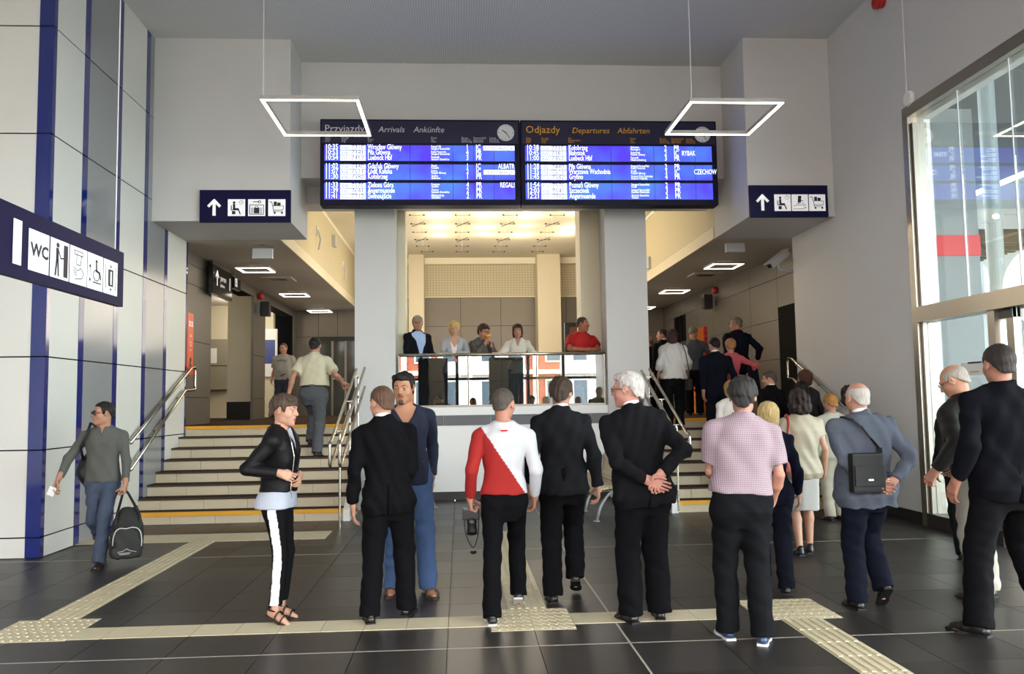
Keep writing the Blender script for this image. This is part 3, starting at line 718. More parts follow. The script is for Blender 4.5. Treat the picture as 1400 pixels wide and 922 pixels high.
t = thing('information_totem', 'tall orange and red information totem standing in the right aisle', 'panel', ((sx0+sx1)/2, 18.3, LAND)); pw_ = (sx1-sx0)/2; ph_ = at(960, 448, Y=18.2).z-LAND
MB().box((-pw_, 0, 0), (pw_*.45, .12, ph_)).build('panel_front', mat('orange_yellow', '#d9731f', .5, var=.25, vscale=9), t)
MB().box((pw_*.45, -.02, 0), (pw_, .14, ph_+.03)).build('panel_frame', M_red, t)
for q in (.78, .86, .93): MB().box((pw_*.6, -.03, ph_*q), (pw_*.85, -.02, ph_*q+.04)).build('panel_marker', M_black, t)

# --- handrails
def tube_obj(name, pts, r, m, parent, n=10): return MB().tube(pts, r, n).build(name, m, parent, smooth=True)
def rnd(pts, r=.06, k=4):
    """round the corners of a polyline"""
    pts = [Vector(p) for p in pts]; out = [pts[0]]
    for a, b, c in zip(pts[:-2], pts[1:-1], pts[2:]):
        u = (a-b); v = (c-b); ra = min(r, u.length*.45, v.length*.45); u.normalize(); v.normalize(); p0 = b+u*ra; p1 = b+v*ra
        for i in range(k+1):
            t = i/k; out.append((1-t)**2*p0+2*t*(1-t)*b+t*t*p1)
    return out+[pts[-1]]
def wall_rail(X, sgn, a_top, a_bot, b_top, b_bot, label):
    t = thing('handrail', label, 'handrail', (X, a_bot.y, 0))
    o = Vector((X, a_bot.y, 0))
    yE = a_top.y+.2
    pts = [a_bot, a_top, Vector((X, yE, a_top.z+.02)), Vector((X, yE, b_top.z+.02)), b_top, b_bot]
    pts = [p-o for p in pts]
    tube_obj('rail', rnd(pts), .024, M_steel, t)
    mb = MB()
    for (p, q) in ((a_bot, a_top), (b_bot, b_top)):
        for f_ in (.04, .5, .93):
            c = p.lerp(q, f_)-o; mb.tube([c, c+Vector((0, 0, -.05)), c+Vector((sgn*.07, 0, -.06))], .009, 6)
            mb.lathe([(.03, 0), (.03, .008)], (0, 0, 0), 10, 0, Matrix.Translation(c+Vector((sgn*.075, 0, -.06))) @ Matrix.Rotation(PI/2, 4, 'Y'))
    mb.build('wall_bracket', M_steel, t)
XW = XL+.08
wall_rail(XW, -1, at(262, 503, X=XW), at(178, 606, X=XW), at(253, 534, X=XW), at(178, 643, X=XW), 'double steel handrail on the left cladding beside the stairs')
XW2 = XR-.08
def down(p, q, y): 
    s_ = (q.z-p.z)/(q.y-p.y); return Vector((p.x, y, p.z+s_*(y-p.y)))
u0, u1 = at(1083, 491, X=XW2), at(1109, 514.5, X=XW2); l0, l1 = at(1085, 518.5, X=XW2), at(1100, 534, X=XW2)
wall_rail(XW2, 1, u0, down(u0, u1, 11.9), l0, down(l0, l1, 11.9), 'double steel handrail on the white wall beside the right stairs')
def stringer_rail(X, dx, topA, kneeA, label):
    """double-sided rail on the stringer: two sloping rails each side, rungs between, bent end loops"""
    t = thing('handrail', label, 'handrail', (X, 12, 0)); o = Vector((X, 12, 0))
    sl = (topA.z-kneeA.z)/(topA.y-kneeA.y)
    for s_ in (0, 1):
        xx = dx*s_; y0 = kneeA.y-(.0 if s_ == 0 else .05)
        A0 = Vector((X+xx, y0, kneeA.z)); A1 = Vector((X+xx, topA.y, kneeA.z+sl*(topA.y-y0)))
        off = Vector((0, 0, -.3))
        ex = Vector((0, -.12, 0))
        pts = [A1, A0, A0+ex, A0+ex+off, A0+off, A1+off]
        tube_obj('rail', rnd([p-o for p in pts], .05), .021, M_steel, t)
    mb = MB(); pst = MB()
    for f_ in (.12, .5, .88):
        p = kneeA.lerp(topA, f_); p = Vector((X, p.y, p.z))-o
        for z in (0, -.3): mb.tube([p+Vector((0, 0, z)), p+Vector((dx, 0, z))], .01, 6)
        gz = .16+(p.y+12-11.72)/(YST+TREAD*7-11.72)*(LAND-.14)
        MB().tube([p+Vector((dx/2, 0, 0)), Vector((p.x+dx/2, p.y, gz-.01))], .016, 8).build('rail_post', M_steel, t)
    mb.build('rung', M_steel, t)
stringer_rail(XSL-.02, .13, at(489, 505, X=XSL), at(455, 604, X=XSL), 'steel handrail beside the left pillar, held by the man in the cream shirt')
stringer_rail(XSR-.11, .13, at(886, 507, X=XSR), at(936, 593, X=XSR), 'steel handrail beside the right pillar at the crowded stairs')

# --- glass balustrade of the balcony
yb = YP+.12
zt = at(690, 484.5, Y=yb).z
t = thing('balcony_balustrade', 'glass balustrade with a steel top rail between the two pillars', 'balustrade', ((PLx1+PRx0)/2, yb, ZR0))
ox = (PLx1+PRx0)/2
tube_obj('top_rail', [(PLx1-ox+.04, 0, zt-ZR0), (PRx0-ox-.02, 0, zt-ZR0)], .026, M_steel, t, 12)
gx = [at(p, 520, Y=yb).x-ox for p in (547, 576, 686, 771, 820)]
gx[0] = PLx1-ox+.05
n = 3; wd = (PRx0-.04-(PLx1+.05))/n
for i in range(n):
    a = PLx1+.05-ox+wd*i
    MB().box((a+.008, -.006, .0), (a+wd-.008, .006, zt-ZR0-.03)).build('glass_panel', M_glassb, t)
for i in range(n+1):
    a = PLx1+.05-ox+wd*i
    if i in (0, n): MB().box((a-.012, -.02, 0), (a+.012, .02, zt-ZR0)).build('post', M_alu, t)
MB().box((PLx1+.03-ox, -.025, -.01), (PRx0-.03-ox, .025, .035)).build('shoe_profile', M_alu, t)

# --- benches under the podium
def bench(cx, y0, y1, label, mirror=1):
    t = thing('slatted_bench', label, 'bench', (cx, (y0+y1)/2, 0), 0, 'slatted benches in front of the podium')
    L = (y1-y0)/2
    prof = [(-.40, .36, 80), (-.37, .415, 45), (-.30, .44, 10), (-.21, .445, 0), (-.12, .44, -4), (-.03, .45, 5), (.03, .50, 60), (.045, .58, 84), (.06, .66, 84), (.08, .74, 84)]
    M_w = mat('bench_wood', '#c6b597', .5, var=.12, vscale=4, stretch=(8, .6, 8))
    for x, z, a in prof:
        M = Matrix.Translation((x*mirror, 0, z)) @ Matrix.Rotation(-math.radians(a)*mirror, 4, 'Y')
        MB().box((-.038, -L, -.012), (.038, L, .012), 0, M).build('slat', M_w, t)
    M_lg = mat('bench_leg', '#b9bcc0', .35, metal=.6)
    for yy in (-L+.12, 0, L-.12):
        mb = MB()
        for pts in (([(-.05, .43), (-.22, .40), (-.36, .22), (-.42, .0)]), ([(-.05, .43), (.05, .40), (.2, .22), (.26, .0)]), ([(-.36, .40), (-.05, .43), (.0, .5), (.04, .75)])):
            q = [(p[0]*mirror, yy, p[1]-.008) for p in pts]; mb.tube(rnd(q, .12, 5), .018, 8)
        for x in (-.42, .26): mb.lathe([(.045, 0), (.045, .008), (.02, .014)], (x*mirror, yy, 0), 12)
        mb.build('leg_frame', M_lg, t, smooth=True)
bench(-.82, 10.35, 13.1, 'pale slatted bench behind the man in the navy sweater', -1)
bench(2.2, 11.0, 13.3, 'pale slatted bench behind the white-haired man', 1)

# --- small wall and ceiling devices
def dev(name, cat, label, loc, parts, rotz=0, group=None):
    t = thing(name, label, cat, loc, rotz, group)
    for pn, mb, m in parts: mb.build(pn, m, t)
    return t
M_gbox = mat('device_grey', '#b7babd', .4); M_dark = mat('device_dark', '#1b1b1d', .35)
for px, py, lb, side in ((358.5, 346.5, 'grey box sign hanging under the left aisle ceiling above the first lamp', 1), (1006, 338, 'grey box sign hanging under the right aisle ceiling above the first lamp', -1)):
    p = at(px, py, Y=14.3)
    dev('emergency_light', 'light', lb, (p.x, 14.3, p.z), [('box_body', MB().box((-.165, 0, -.085), (.165, .1, .085)), M_gbox), ('top_plate', MB().box((-.19, -.01, .085), (.19, .11, .1)), M_alu), ('hanger', MB().box((-.02, .04, .1), (.02, .06, ZS-p.z)), M_alu)])
for px, py, lb in ((381, 382, 'air vent in the left aisle ceiling'), (964, 376, 'air vent in the right aisle ceiling')):
    p = at(px, py, Z=ZS-.01)
    dev('air_vent', 'vent', lb, (p.x, p.y, ZS), [('frame', MB().box((-.32, -.3, -.02), (.32, .3, 0)), M_soff), ('grille', MB().box((-.17, -.12, -.026), (.17, .12, -.02)), M_dark)])
p = at(1045, 358, X=XAR-.12)
# CCTV camera on a curved arm from the white wall corner
c = at(1068, 352, X=5.62)
arm = at(1086, 370, X=5.8)
d = Vector((-.0, -.0, 0))
t = thing('security_camera', 'grey security camera on a curved arm at the right aisle entrance', 'camera', (c.x, c.y, c.z))
c0 = at(1052, 364, Y=c.y-.1)-c; c1 = at(1076, 345, Y=c.y+.1)-c; ar = Vector((XR-.0-c.x, .15, -.12))
def slab(a, b, w, h):
    d = (b-a).normalized(); q = d.to_track_quat('Y', 'Z').to_matrix().to_4x4(); return Matrix.Translation(a) @ q, (b-a).length
Mx, ln = slab(c0, c1, 1, 1); MB().box((-.06, 0, -.055), (.06, ln, .055), 0, Mx).build('camera_housing', M_gbox, t, bevel=.015)
MB().box((-.07, -.06, .055), (.07, ln+.02, .068), 0, Mx).build('sunshield', M_gbox, t)
MB().box((-.045, -.006, -.04), (.045, .001, .04), 0, Mx).build('lens_window', M_dark, t)
tube_obj('arm', rnd([(c0+c1)/2+Vector((0, 0, -.05)), (c0+c1)/2+Vector((.02, .03, -.18)), Vector((XAR-c.x+.01, (c0.y+c1.y)/2+.05, -.28))], .08), .02, M_gbox, t)
for px, py, X, lb in ((967, 413, XAR-.2, 'black loudspeaker on the right aisle wall'), (363, 423, XAL+.2, 'black loudspeaker on the pier of the left aisle')):
    p = at(px, py, X=X); s_ = 1 if X > 0 else -1
    dev('wall_loudspeaker', 'loudspeaker', lb, tuple(p), [('speaker_box', MB().box((-.1, -.1, -.17), (.1, .1, .17)), M_dark), ('bracket', MB().box((min(.1*s_, .19*s_), -.02, -.1), (max(.1*s_, .19*s_), .02, .1)), M_gbox)])
for px, py, X, lb in ((977, 397, XAR-.06, 'red alarm bell on the right aisle wall'), (356.5, 405.5, XAL+.06, 'small red alarm on the left aisle header')):
    p = at(px, py, X=X); s_ = 1 if X > 0 else -1
    dev('fire_alarm', 'alarm', lb, tuple(p), [('alarm_housing', MB().lathe([(.06, -.05), (.085, -.03), (.085, .03), (.07, .055)], (0, 0, 0), 14, 0, Matrix.Rotation(PI/2, 4, 'Y')), M_red)])
p = at(1201, 2, X=XR-.07)
dev('fire_alarm', 'alarm', 'red alarm sounder high on the white right wall', tuple(p), [('alarm_housing', MB().lathe([(.05, -.07), (.1, -.05), (.1, .0), (.085, .01), (.085, .065)], (0, 0, 0), 18, 0, Matrix.Rotation(PI/2, 4, 'Y')), M_red)])
p = at(1242, 135, X=XR-.02)
dev('smoke_detector', 'detector', 'round white detector above the corner of the steel window frame', tuple(p), [('detector_disc', MB().lathe([(.1, .02), (.1, -.0), (.085, -.025), (.0005, -.03)], (0, 0, 0), 20, 0, Matrix.Rotation(-PI/2, 4, 'Y') @ Matrix.Scale(-1, 4, (0, 0, 1))), M_white), ('conduit', MB().tube([(.01, .05, .1), (.012, .05, ZC-p.z)], .008, 6), M_white)])
for px, py, k in ((434.5, 327, 0), (456.5, 330, 1), (470, 371, 0), (886.5, 360, 1)):
    X = AIL+.03 if px < 600 else AIR-.03; p = at(px, py, X=X); sg = 1 if X < 0 else -1
    if k: dev('wall_sensor', 'sensor', 'grey box on the cream wall above the %s aisle' % ('left' if px < 600 else 'right'), tuple(p), [('sensor_box', MB().box((-.03, -.13, -.13), (.05, .13, .13)), M_gbox)])
    else: dev('wall_spotlight', 'light', ('slender tilted spotlight high on the cream wall nearest the left wing' if px < 450 else 'slender tilted spotlight on the cream wall beside the left pillar'), tuple(p), [('lamp_arm', MB().tube([(0, 0, .2), (.06, 0, .0), (.02, .02, -.22)], .02, 8), M_gbox), ('base_plate', MB().box((-.03, -.05, .1), (0, .05, .26)), M_white)])
# slender fixtures and uplights below the ceiling of the upper hall
fy = [294.5, 306.5, 318, 328, 337, 344.5]
lx = {0: (570, 632.5, 697.5, 762), 1: (571.5, 632.5, 694, 755), 2: (573.5, 632, 691, 748), 3: (576, 632, 688, 743), 4: (578, 631.8, 685, 738), 5: (584, 631.6, 682, 735)}
names_r = ['first', 'second', 'third', 'fourth', 'fifth', 'farthest']; names_c = ['left', 'centre-left', 'centre-right', 'right']
for r_, py in enumerate(fy):
    for c_, px in enumerate(lx[r_]):
        p = at(px, py, Z=5.62)
        t = thing('cable_light_fixture', 'slender twin-head light fixture, %s row from the front, %s line, under the glowing ceiling' % (names_r[r_], names_c[c_]), 'light fixture', tuple(p), 0, 'cable light fixtures of the upper hall')
        mb = MB(); mb.tube([(-.14, 0, 0), (.14, 0, 0)], .004, 6)
        if r_ in (1, 3):
            mb.tube([(-.14, -.12, -.03), (.14, .12, .03)], .004, 6); mb.tube([(-.14, .12, -.03), (.14, -.12, .03)], .008, 6)
        mb.build('crossbar', M_dark, t)
        for s_ in (-1, 1): MB().lathe([(.012, -.01), (.022, 0), (.022, .015), (.012, .02)], (s_*.15, 0, 0), 8).build('lamp_head', M_dark, t)
        MB().tube([(0, 0, 0), (0, 0, 5.8-p.z)], .004, 5).build('hanger', M_white, t)
for px, py, e in ((600, 297, 9), (600, 310, 8), (601, 325, 6), (602, 335, 5), (667, 297, 9), (665, 309, 8), (663, 325, 6), (662, 334, 5), (731, 297, 9), (724, 310, 8), (720, 323, 3), (712, 334.5, 7), (792, 306, 8), (782, 325, 6), (773, 333, 6)):
    p = at(px, py, Z=5.55)
    spot_in('ceiling_uplight', tuple(p), e*1.7, (1., .82, .56), .05)
for x, y in ((-1.2, 17), (1.5, 17.), (-1.2, 21), (1.8, 21)): spot_in('hall_bounce_fill', (x, y, 3.9), 85, (1., .89, .74), 1.0)  # added warm fills imitating bounced light, no fittings hang here

# lobby cabinets, notices
p = at(270, 480, Y=22.9)
dev('wall_cabinet', 'cabinet', 'grey metal cabinet with a notice in the left lobby', (at(300, 500, Y=23).x, 23.1, at(300, 533, Y=23).z), [
    ('cabinet_body', MB().box((-.6, -.35, 0), (.35, .09, at(300, 465, Y=23).z-at(300, 533, Y=23).z)), mat('cabinet_grey', '#8b8676', .45)),
    ('door_seam', MB().box((-.6, -.355, .62), (.35, -.35, .64)), M_joint), ('notice', MB().box((-.3, -.36, .7), (.0, -.352, 1.1)), M_white)])
px0 = at(366, 480, Y=22.9); dev('wall_poster', 'poster', 'blue and white notice panel on the lobby wall seen past the second pier', (px0.x, 23.15, at(366, 515, Y=23).z), [('poster_board', MB().box((-.2, -.04, 0), (.2, .04, 1.3)), M_white), ('poster_field', MB().box((-.15, -.046, .35), (.15, -.04, 1.0)), mat('poster_blue', '#3c4a86', .4))])
# dark display frame behind the man in red
p0, p1 = at(774, 541, Y=16.5), at(795, 441, Y=16.5)
t = thing('information_stand', 'black framed information stand behind the man in the red shirt', 'stand', (p0.x, 16.5, LAND))
w = .62; h = p1.z-LAND
MB().box((0, 0, 0), (.09, .1, h)).build('frame_post', M_black, t); MB().box((w, 0, 0), (w+.09, .1, h)).build('frame_post', M_black, t)
MB().box((.09, 0, h-.08), (w, .1, h)).build('frame_rail', M_black, t); MB().box((.09, .03, 1.0), (w, .06, h-.08)).build('poster_panel', mat('poster_orange', '#8a5a3c', .5), t)
MB().box((.09, .02, .15), (w, .07, 1.0)).build('lower_panel', M_dark, t)

# ================================================================== SIDE GLAZING AND WHAT IS OUTSIDE
w3 = thing('window_1', None, None, kind='structure')
M_frs = mat('frame_steel', '#9c958a', .28, metal=.85)
box('frame_post', (XR-.02, YG1-.12, 0), (XR+.2, YG1, ZG), M_frs, w3)
box('frame_post', (XR+.02, YG1-.17, .15), (XR+.2, YG1-.13, ZG-.1), M_alu, w3)
box('frame_head', (XR-.02, -3, ZG-.02), (XR+.2, YG1, ZG+.12), M_frs, w3)
tz1, tz0 = at(1300, 411, X=XR).z, at(1300, 434, X=XR).z
yM = at(1350, 440, X=XR).y
box('transom', (XR-.04, -3, tz0), (XR+.2, YG1-.12, tz1), M_frs, w3)
box('mullion', (XR, yM-.12, .15), (XR+.18, yM, tz0), M_frs, w3)
box('sill', (XR-.03, yM-.1, 0), (XR+.2, YG1-.12, .16), M_base, w3)
gy = [YG1-.17, at(1312, 330, X=XR).y, at(1385, 330, X=XR).y, 3.4, .5, -3]
for a, b in zip(gy[:-1], gy[1:]): box('upper_pane', (XR+.07, b+.006, tz1), (XR+.085, a-.006, ZG-.02), M_glass, w3)
box('lower_pane', (XR+.07, yM, .16), (XR+.085, YG1-.17, tz0), M_glass, w3)
M_cl = mat('seal_light', '#d8dcdc', .4)
for y in gy[1:-1]: box('glass_seal', (XR+.065, y-.006, tz1), (XR+.075, y+.006, ZG-.02), M_cl, w3)
# sliding doors: frames beyond the open leaf
d2 = thing('door_2', None, None, kind='structure')
yd = at(1388, 480, X=XR+.1).y
for y in (yd, 4.6, 2.9, .2): box('door_stile', (XR+.06, y-.06, 0), (XR+.14, y+.06, tz0), M_frs, d2)
box('door_leaf_glass', (XR+.095, 4.66, .1), (XR+.105, yd-.06, tz0), M_glass, d2)
box('door_leaf_glass', (XR+.095, .26, .1), (XR+.105, 2.84, tz0), M_glass, d2)
box('door_head', (XR+.05, yd-.06, tz0-.1), (XR+.2, yM-.12, tz0), M_dark, d2)
n0, n1 = at(1314, 514, X=XR+.06), at(1345, 495, X=XR+.06)
t = thing('door_notice', 'white notice with a dark mark stuck on the lower glass', 'notice', (XR+.065, n1.y, n0.z))
MB().box((0, 0, 0), (.003, n0.y-n1.y, n1.z-n0.z)).build('paper', M_white, t)
MB().box((-.002, .05, .13), (0, .3, .15)).build('printed_mark', M_dark, t)
MB().box((-.002, .1, .03), (0, .26, .045)).build('printed_line', mat('print_yellow', '#d8b640', .5), t)
# outside: grey side building with a red band, round posts, dark canopy
M_og = mat('render_grey', '#8f9496', .7, var=.05, vscale=1)
M_or = mat('band_red', '#d8363c', .6)
b = thing('side_building', 'grey building with a red band seen through the side glazing', 'building', (12, 16, 0))
a0, a1 = at(1274, 340, Y=15.5), at(1339, 340, Y=15.5); rz1, rz0 = at(1300, 322, Y=15.5).z, at(1300, 350, Y=15.5).z
MB().box((a0.x-12, -.5, -.05), (a1.x-12, 1.5, 7.2)).build('facade', M_og, b)
MB().box((a0.x-12.01, -.53, rz0), (a1.x-11.99, -.5, rz1)).build('red_band', M_or, b)
r2, r3 = at(1342, 376, Y=24), at(1400, 395, Y=24)
MB().box((a1.x-11.9, 8.2, r3.z), (a1.x-9.4, 8.6, r2.z)).build('red_band', M_or, b)
MB().box((a1.x-11.9, 8.25, -.05), (a1.x-9.4, 8.7, r3.z)).build('facade', M_og, b)
MB().box((a1.x-12, 8.25, r2.z), (a1.x-9.4, 8.7, 7.3)).build('facade', mat('render_dark', '#4a4c4e', .7), b)
for px, lb in ((1263, 'pale post just outside the side glazing, nearest the frame'), (1364, 'pale post outside the side glazing under the canopy')):
    p = at(px, 400, Y=13.2)
    t = thing('canopy_post', lb, 'post', (p.x, 13.2, -.05)); MB().lathe([(.13, 0), (.13, 6.98)], (0, 0, 0), 20).build('post_shaft', mat('post_pale', '#8d979b', .5), t, smooth=False); MB().lathe([(.2, 0), (.2, .06)], (0, 0, 0), 20).build('post_foot', M_alu, t)
t = thing('entrance_canopy', 'grey roof over the side entrance outside the glazing', 'canopy', (11, 10, 7.45))
MB().box((-4.6, -13, 0), (3.9, 16, .3)).build('canopy_deck', mat('canopy_grey', '#6e7376', .7), t)
t = thing('slatted_canopy', 'dark slatted canopy beyond the grey building outside the side glazing', 'canopy', (a1.x+.2, 13, 4.9))
MB().box((0, 4.4, .2), (2.7, 11, .3)).build('canopy_deck', mat('canopy_dark', '#2a2a2a', .7), t)
for k in range(22): MB().box((0, 4.4+.3*k, 0), (2.7, 4.52+.3*k, .2)).build('slat', mat('canopy_slat', '#3b3733', .6), t)
t = thing('side_hoarding', 'grey wall on the far side of the passage outside the glazing', 'wall', (15, 10, -.05))
MB().box((0, -2, 0), (.3, 16, 7.4)).build('wall_face', M_og, t)
# street side building reflected in the balustrade: red brick with pale bands
b = thing('brick_building', 'red brick building with pale bands across the street, seen only in reflections', 'building', (0, -22, 0))
M_brick = mat('brick_red', '#a0583f', .8, var=.2, vscale=3); M_bw = mat('stone_pale', '#e6e0d2', .7)
M_pl = mat('render_pale', '#cfd0cc', .8, var=.08, vscale=1)
for x0_, x1_, m_ in ((-16, -1.3, M_brick), (-1.3, 3.9, M_pl), (3.9, 6.0, M_brick), (6.0, 18, M_pl)): MB().box((x0_, -2, -.1), (x1_, 0, 7.4 if m_ is M_brick else 6.4)).build('facade', m_, b)
for k in range(9):
    x = -15+3.9*k
    MB().box((x-.15, 0, -.1), (x+.15, .25, 6.3)).build('pilaster', M_bw, b)
    for z in (1.0, 3.9):
        for q in (0, 1.6):
            w_ = MB().box((x+.6+q, 0, z), (x+1.6+q, .08, z+1.9)).build('window_frame', M_bw, b)
            MB().box((x+.7+q, .08, z+.1), (x+1.5+q, .1, z+1.8)).build('pane', mat('pane_far', '#51606a', .1), w_)
for z in (3.2, 6.0): MB().box((-16, 0, z), (18, .3, z+.25)).build('band_course', M_bw, b)

for x_, y_ in ((-6.3, 17.5), (-5.6, 21.8)): spot_in('lobby_fill', (x_, y_, 3.9), 42, (1., .90, .76), .25)  # fills added to brighten the lobby pillar and walls, no fitting modelled
# ================================================================== PEOPLE: a small implicit-surface modeller
A3 = lambda *v: np.array(v, dtype=float)
def nrm(v): v = np.asarray(v, float); return v/(np.linalg.norm(v)+1e-9)
def rotm(yaw=0, pitch=0, roll=0):
    """yaw about z (left positive), pitch about x (nose up positive), roll about y"""
    cy, sy = math.cos(yaw), math.sin(yaw); cp, sp_ = math.cos(pitch), math.sin(pitch); cr, sr = math.cos(roll), math.sin(roll)
    Rz = np.array([[cy, -sy, 0], [sy, cy, 0], [0, 0, 1]]); Rx = np.array([[1, 0, 0], [0, cp, -sp_], [0, sp_, cp]]); Ry = np.array([[cr, 0, sr], [0, 1, 0], [-sr, 0, cr]])
    return Rz @ Rx @ Ry
class Field:
    def __init__(s, lo, hi, h):
        s.lo = np.asarray(lo, float)-2*h; s.h = h; n = np.ceil((np.asarray(hi)-s.lo)/h).astype(int)+3
        s.n = n; s.V = np.full(n, 1.0, np.float32); s.ax = [(s.lo[i]+h*np.arange(n[i])).astype(np.float32) for i in range(3)]
    def rng(s, lo, hi):
        a = np.clip(np.floor((lo-s.lo)/s.h).astype(int), 0, s.n); b = np.clip(np.ceil((hi-s.lo)/s.h).astype(int)+1, 0, s.n)
        return a, b
    def put(s, prim, k=.0, sub=False):
        fn, lo, hi = prim; m = k+2.5*s.h
        a, b = s.rng(lo-m, hi+m)
        if (b <= a).any(): return s
        sl = tuple(slice(i, j) for i, j in zip(a, b))
        x = s.ax[0][sl[0]][:, None, None]; y = s.ax[1][sl[1]][None, :, None]; z = s.ax[2][sl[2]][None, None, :]
        d = fn(x, y, z); V = s.V[sl]
        if sub: d = -d; A, B = -V, -d
        else: A, B = V, d
        if k > 0:
            h = np.clip(.5+.5*(B-A)/k, 0, 1); r = B+(A-B)*h-k*h*(1-h)
        else: r = np.minimum(A, B)
        s.V[sl] = -r if sub else r
        return s
    def cut(s, prim, k=0): return s.put(prim, k, True)
    def wrinkle(s, amp, waves, lo=None, hi=None):
        msk = np.nonzero(np.abs(s.V) < .03)
        if not len(msk[0]): return s
        x, y, z = (s.ax[i][msk[i]] for i in range(3)); d = 0
        for (kx, ky, kz, ph, wa, wf) in waves: d = d+np.sin(kx*x+ky*y+kz*z+ph+wa*np.sin(wf*(x+.7*y)+1.3*ph+.5*wf*z))
        d = d*(amp/max(1, len(waves)**.5))
        if lo is not None: d = d*np.clip((z-lo)/.05, 0, 1)
        if hi is not None: d = d*np.clip((hi-z)/.05, 0, 1)
        s.V[msk] += d
        return s
    def mesh(s):
        V = s.V; I = V < 0; nx, ny, nz = V.shape
        c = np.zeros((nx-1, ny-1, nz-1), np.uint8)
        for dx in (0, 1):
            for dy in (0, 1):
                for dz in (0, 1): c += I[dx:nx-1+dx, dy:ny-1+dy, dz:nz-1+dz]
        act = np.nonzero((c > 0) & (c < 8)); n = len(act[0])
        if n == 0: return np.zeros((0, 3)), np.zeros((0, 4), int)
        idx = np.full(c.shape, -1, np.int32); idx[act] = np.arange(n)
        P = np.zeros((n, 3)); cnt = np.zeros(n); base = np.stack(act, 1)
        corners = [(i, j, k) for i in (0, 1) for j in (0, 1) for k in (0, 1)]
        cv = {q: V[base[:, 0]+q[0], base[:, 1]+q[1], base[:, 2]+q[2]] for q in corners}
        for q in corners:
            for a in range(3):
                if q[a] == 0:
                    r = list(q); r[a] = 1; r = tuple(r); v0, v1 = cv[q], cv[r]; m = (v0 < 0) != (v1 < 0)
                    t = np.where(m, v0/(v0-v1+1e-12), 0)
                    p = np.zeros((n, 3)); p[:] = q; p[:, a] = t; P[m] += p[m]; cnt[m] += 1
        P = (base+P/cnt[:, None])*s.h+s.lo
        F = []
        for a in range(3):
            b, c2 = (a+1) % 3, (a+2) % 3
            sl0 = [slice(None)]*3; sl1 = [slice(None)]*3; sl0[a] = slice(0, -1); sl1[a] = slice(1, None)
            e0 = I[tuple(sl0)]; e1 = I[tuple(sl1)]
            d = e0 != e1; ii = np.nonzero(d); E = np.stack(ii, 1)
            ok = (E[:, b] > 0) & (E[:, c2] > 0) & (E[:, b] < V.shape[b]-1) & (E[:, c2] < V.shape[c2]-1); E = E[ok]
            ins = e0[tuple(E.T)]
            def g(db, dc):
                Q = E.copy(); Q[:, b] -= db; Q[:, c2] -= dc; return idx[tuple(Q.T)]
            q = np.stack([g(1, 1), g(0, 1), g(0, 0), g(1, 0)], 1); q[~ins] = q[~ins][:, ::-1]; F.append(q)
        return P, np.concatenate(F)
def rc(a, b, ra, rb, flat=(1, 1)):
    """tapered capsule, optionally squashed"""
    a = np.asarray(a, float); b = np.asarray(b, float); ab = b-a; L2 = ab@ab+1e-9
    def fn(x, y, z):
        px, py, pz = x-a[0], y-a[1], z-a[2]; t = np.clip((px*ab[0]+py*ab[1]+pz*ab[2])/L2, 0, 1)
        return np.sqrt((px-t*ab[0])**2+(py-t*ab[1])**2+(pz-t*ab[2])**2)-(ra+(rb-ra)*t)
    R = max(ra, rb); return fn, np.minimum(a, b)-R, np.maximum(a, b)+R
def cc(a, b, ra, rb, ea=9, eb=0.):
    """tapered limb segment cut flat: ea/eb metres past the ends"""
    a = np.asarray(a, float); b = np.asarray(b, float); f0, lo, hi = rc(a, b, ra, rb); d = nrm(b-a)
    def fn(x, y, z):
        v = f0(x, y, z)
        if eb < 5: v = np.maximum(v, (x-b[0])*d[0]+(y-b[1])*d[1]+(z-b[2])*d[2]-eb)
        if ea < 5: v = np.maximum(v, -((x-a[0])*d[0]+(y-a[1])*d[1]+(z-a[2])*d[2])-ea)
        return v
    # extended so the cut shows the full section
    if eb >= 0 and eb < 5: f0, lo, hi = rc(a, b+d*rb*1.2, ra, rb)
    return fn, lo, hi
def ell(c, r, R=None):
    c = np.asarray(c, float); r = np.asarray(r, float); R = np.eye(3) if R is None else R
    def fn(x, y, z):
        px, py, pz = x-c[0], y-c[1], z-c[2]
        q = [(R[0, i]*px+R[1, i]*py+R[2, i]*pz)/r[i] for i in range(3)]
        k0 = np.sqrt(q[0]**2+q[1]**2+q[2]**2); k1 = np.sqrt((q[0]/r[0])**2+(q[1]/r[1])**2+(q[2]/r[2])**2)+1e-9
        return k0*(k0-1)/k1
    m = np.sqrt((R**2) @ (r**2)); return fn, c-m, c+m
def loft(o, R, st, p=2.4):
    """st rows: z, rx, ry, cx, cy in the frame R at o"""
    o = np.asarray(o, float); st = np.asarray(st, float); st = st[np.argsort(st[:, 0])]
    def fn(x, y, z):
        px, py, pz = x-o[0], y-o[1], z-o[2]
        lx = R[0, 0]*px+R[1, 0]*py+R[2, 0]*pz; ly = R[0, 1]*px+R[1, 1]*py+R[2, 1]*pz; lz = R[0, 2]*px+R[1, 2]*py+R[2, 2]*pz
        rx, ry, cx, cy = (np.interp(lz.ravel(), st[:, 0], st[:, i]).reshape(lz.shape).astype(np.float32) for i in (1, 2, 3, 4))
        q = (np.abs((lx-cx)/rx)**p+np.abs((ly-cy)/ry)**p)**(1/p)
        d = (q-1)*np.minimum(rx, ry); e = np.maximum(st[0, 0]-lz, lz-st[-1, 0])
        return np.where((d > 0) & (e > 0), np.sqrt(d*d+e*e), np.maximum(d, e))
    R_ = max(st[:, 1].max(), st[:, 2].max())*1.05+np.abs(st[:, 3:]).max()
    c0, c1 = o+R[:, 2]*st[0, 0], o+R[:, 2]*st[-1, 0]
    return fn, np.minimum(c0, c1)-R_, np.maximum(c0, c1)+R_
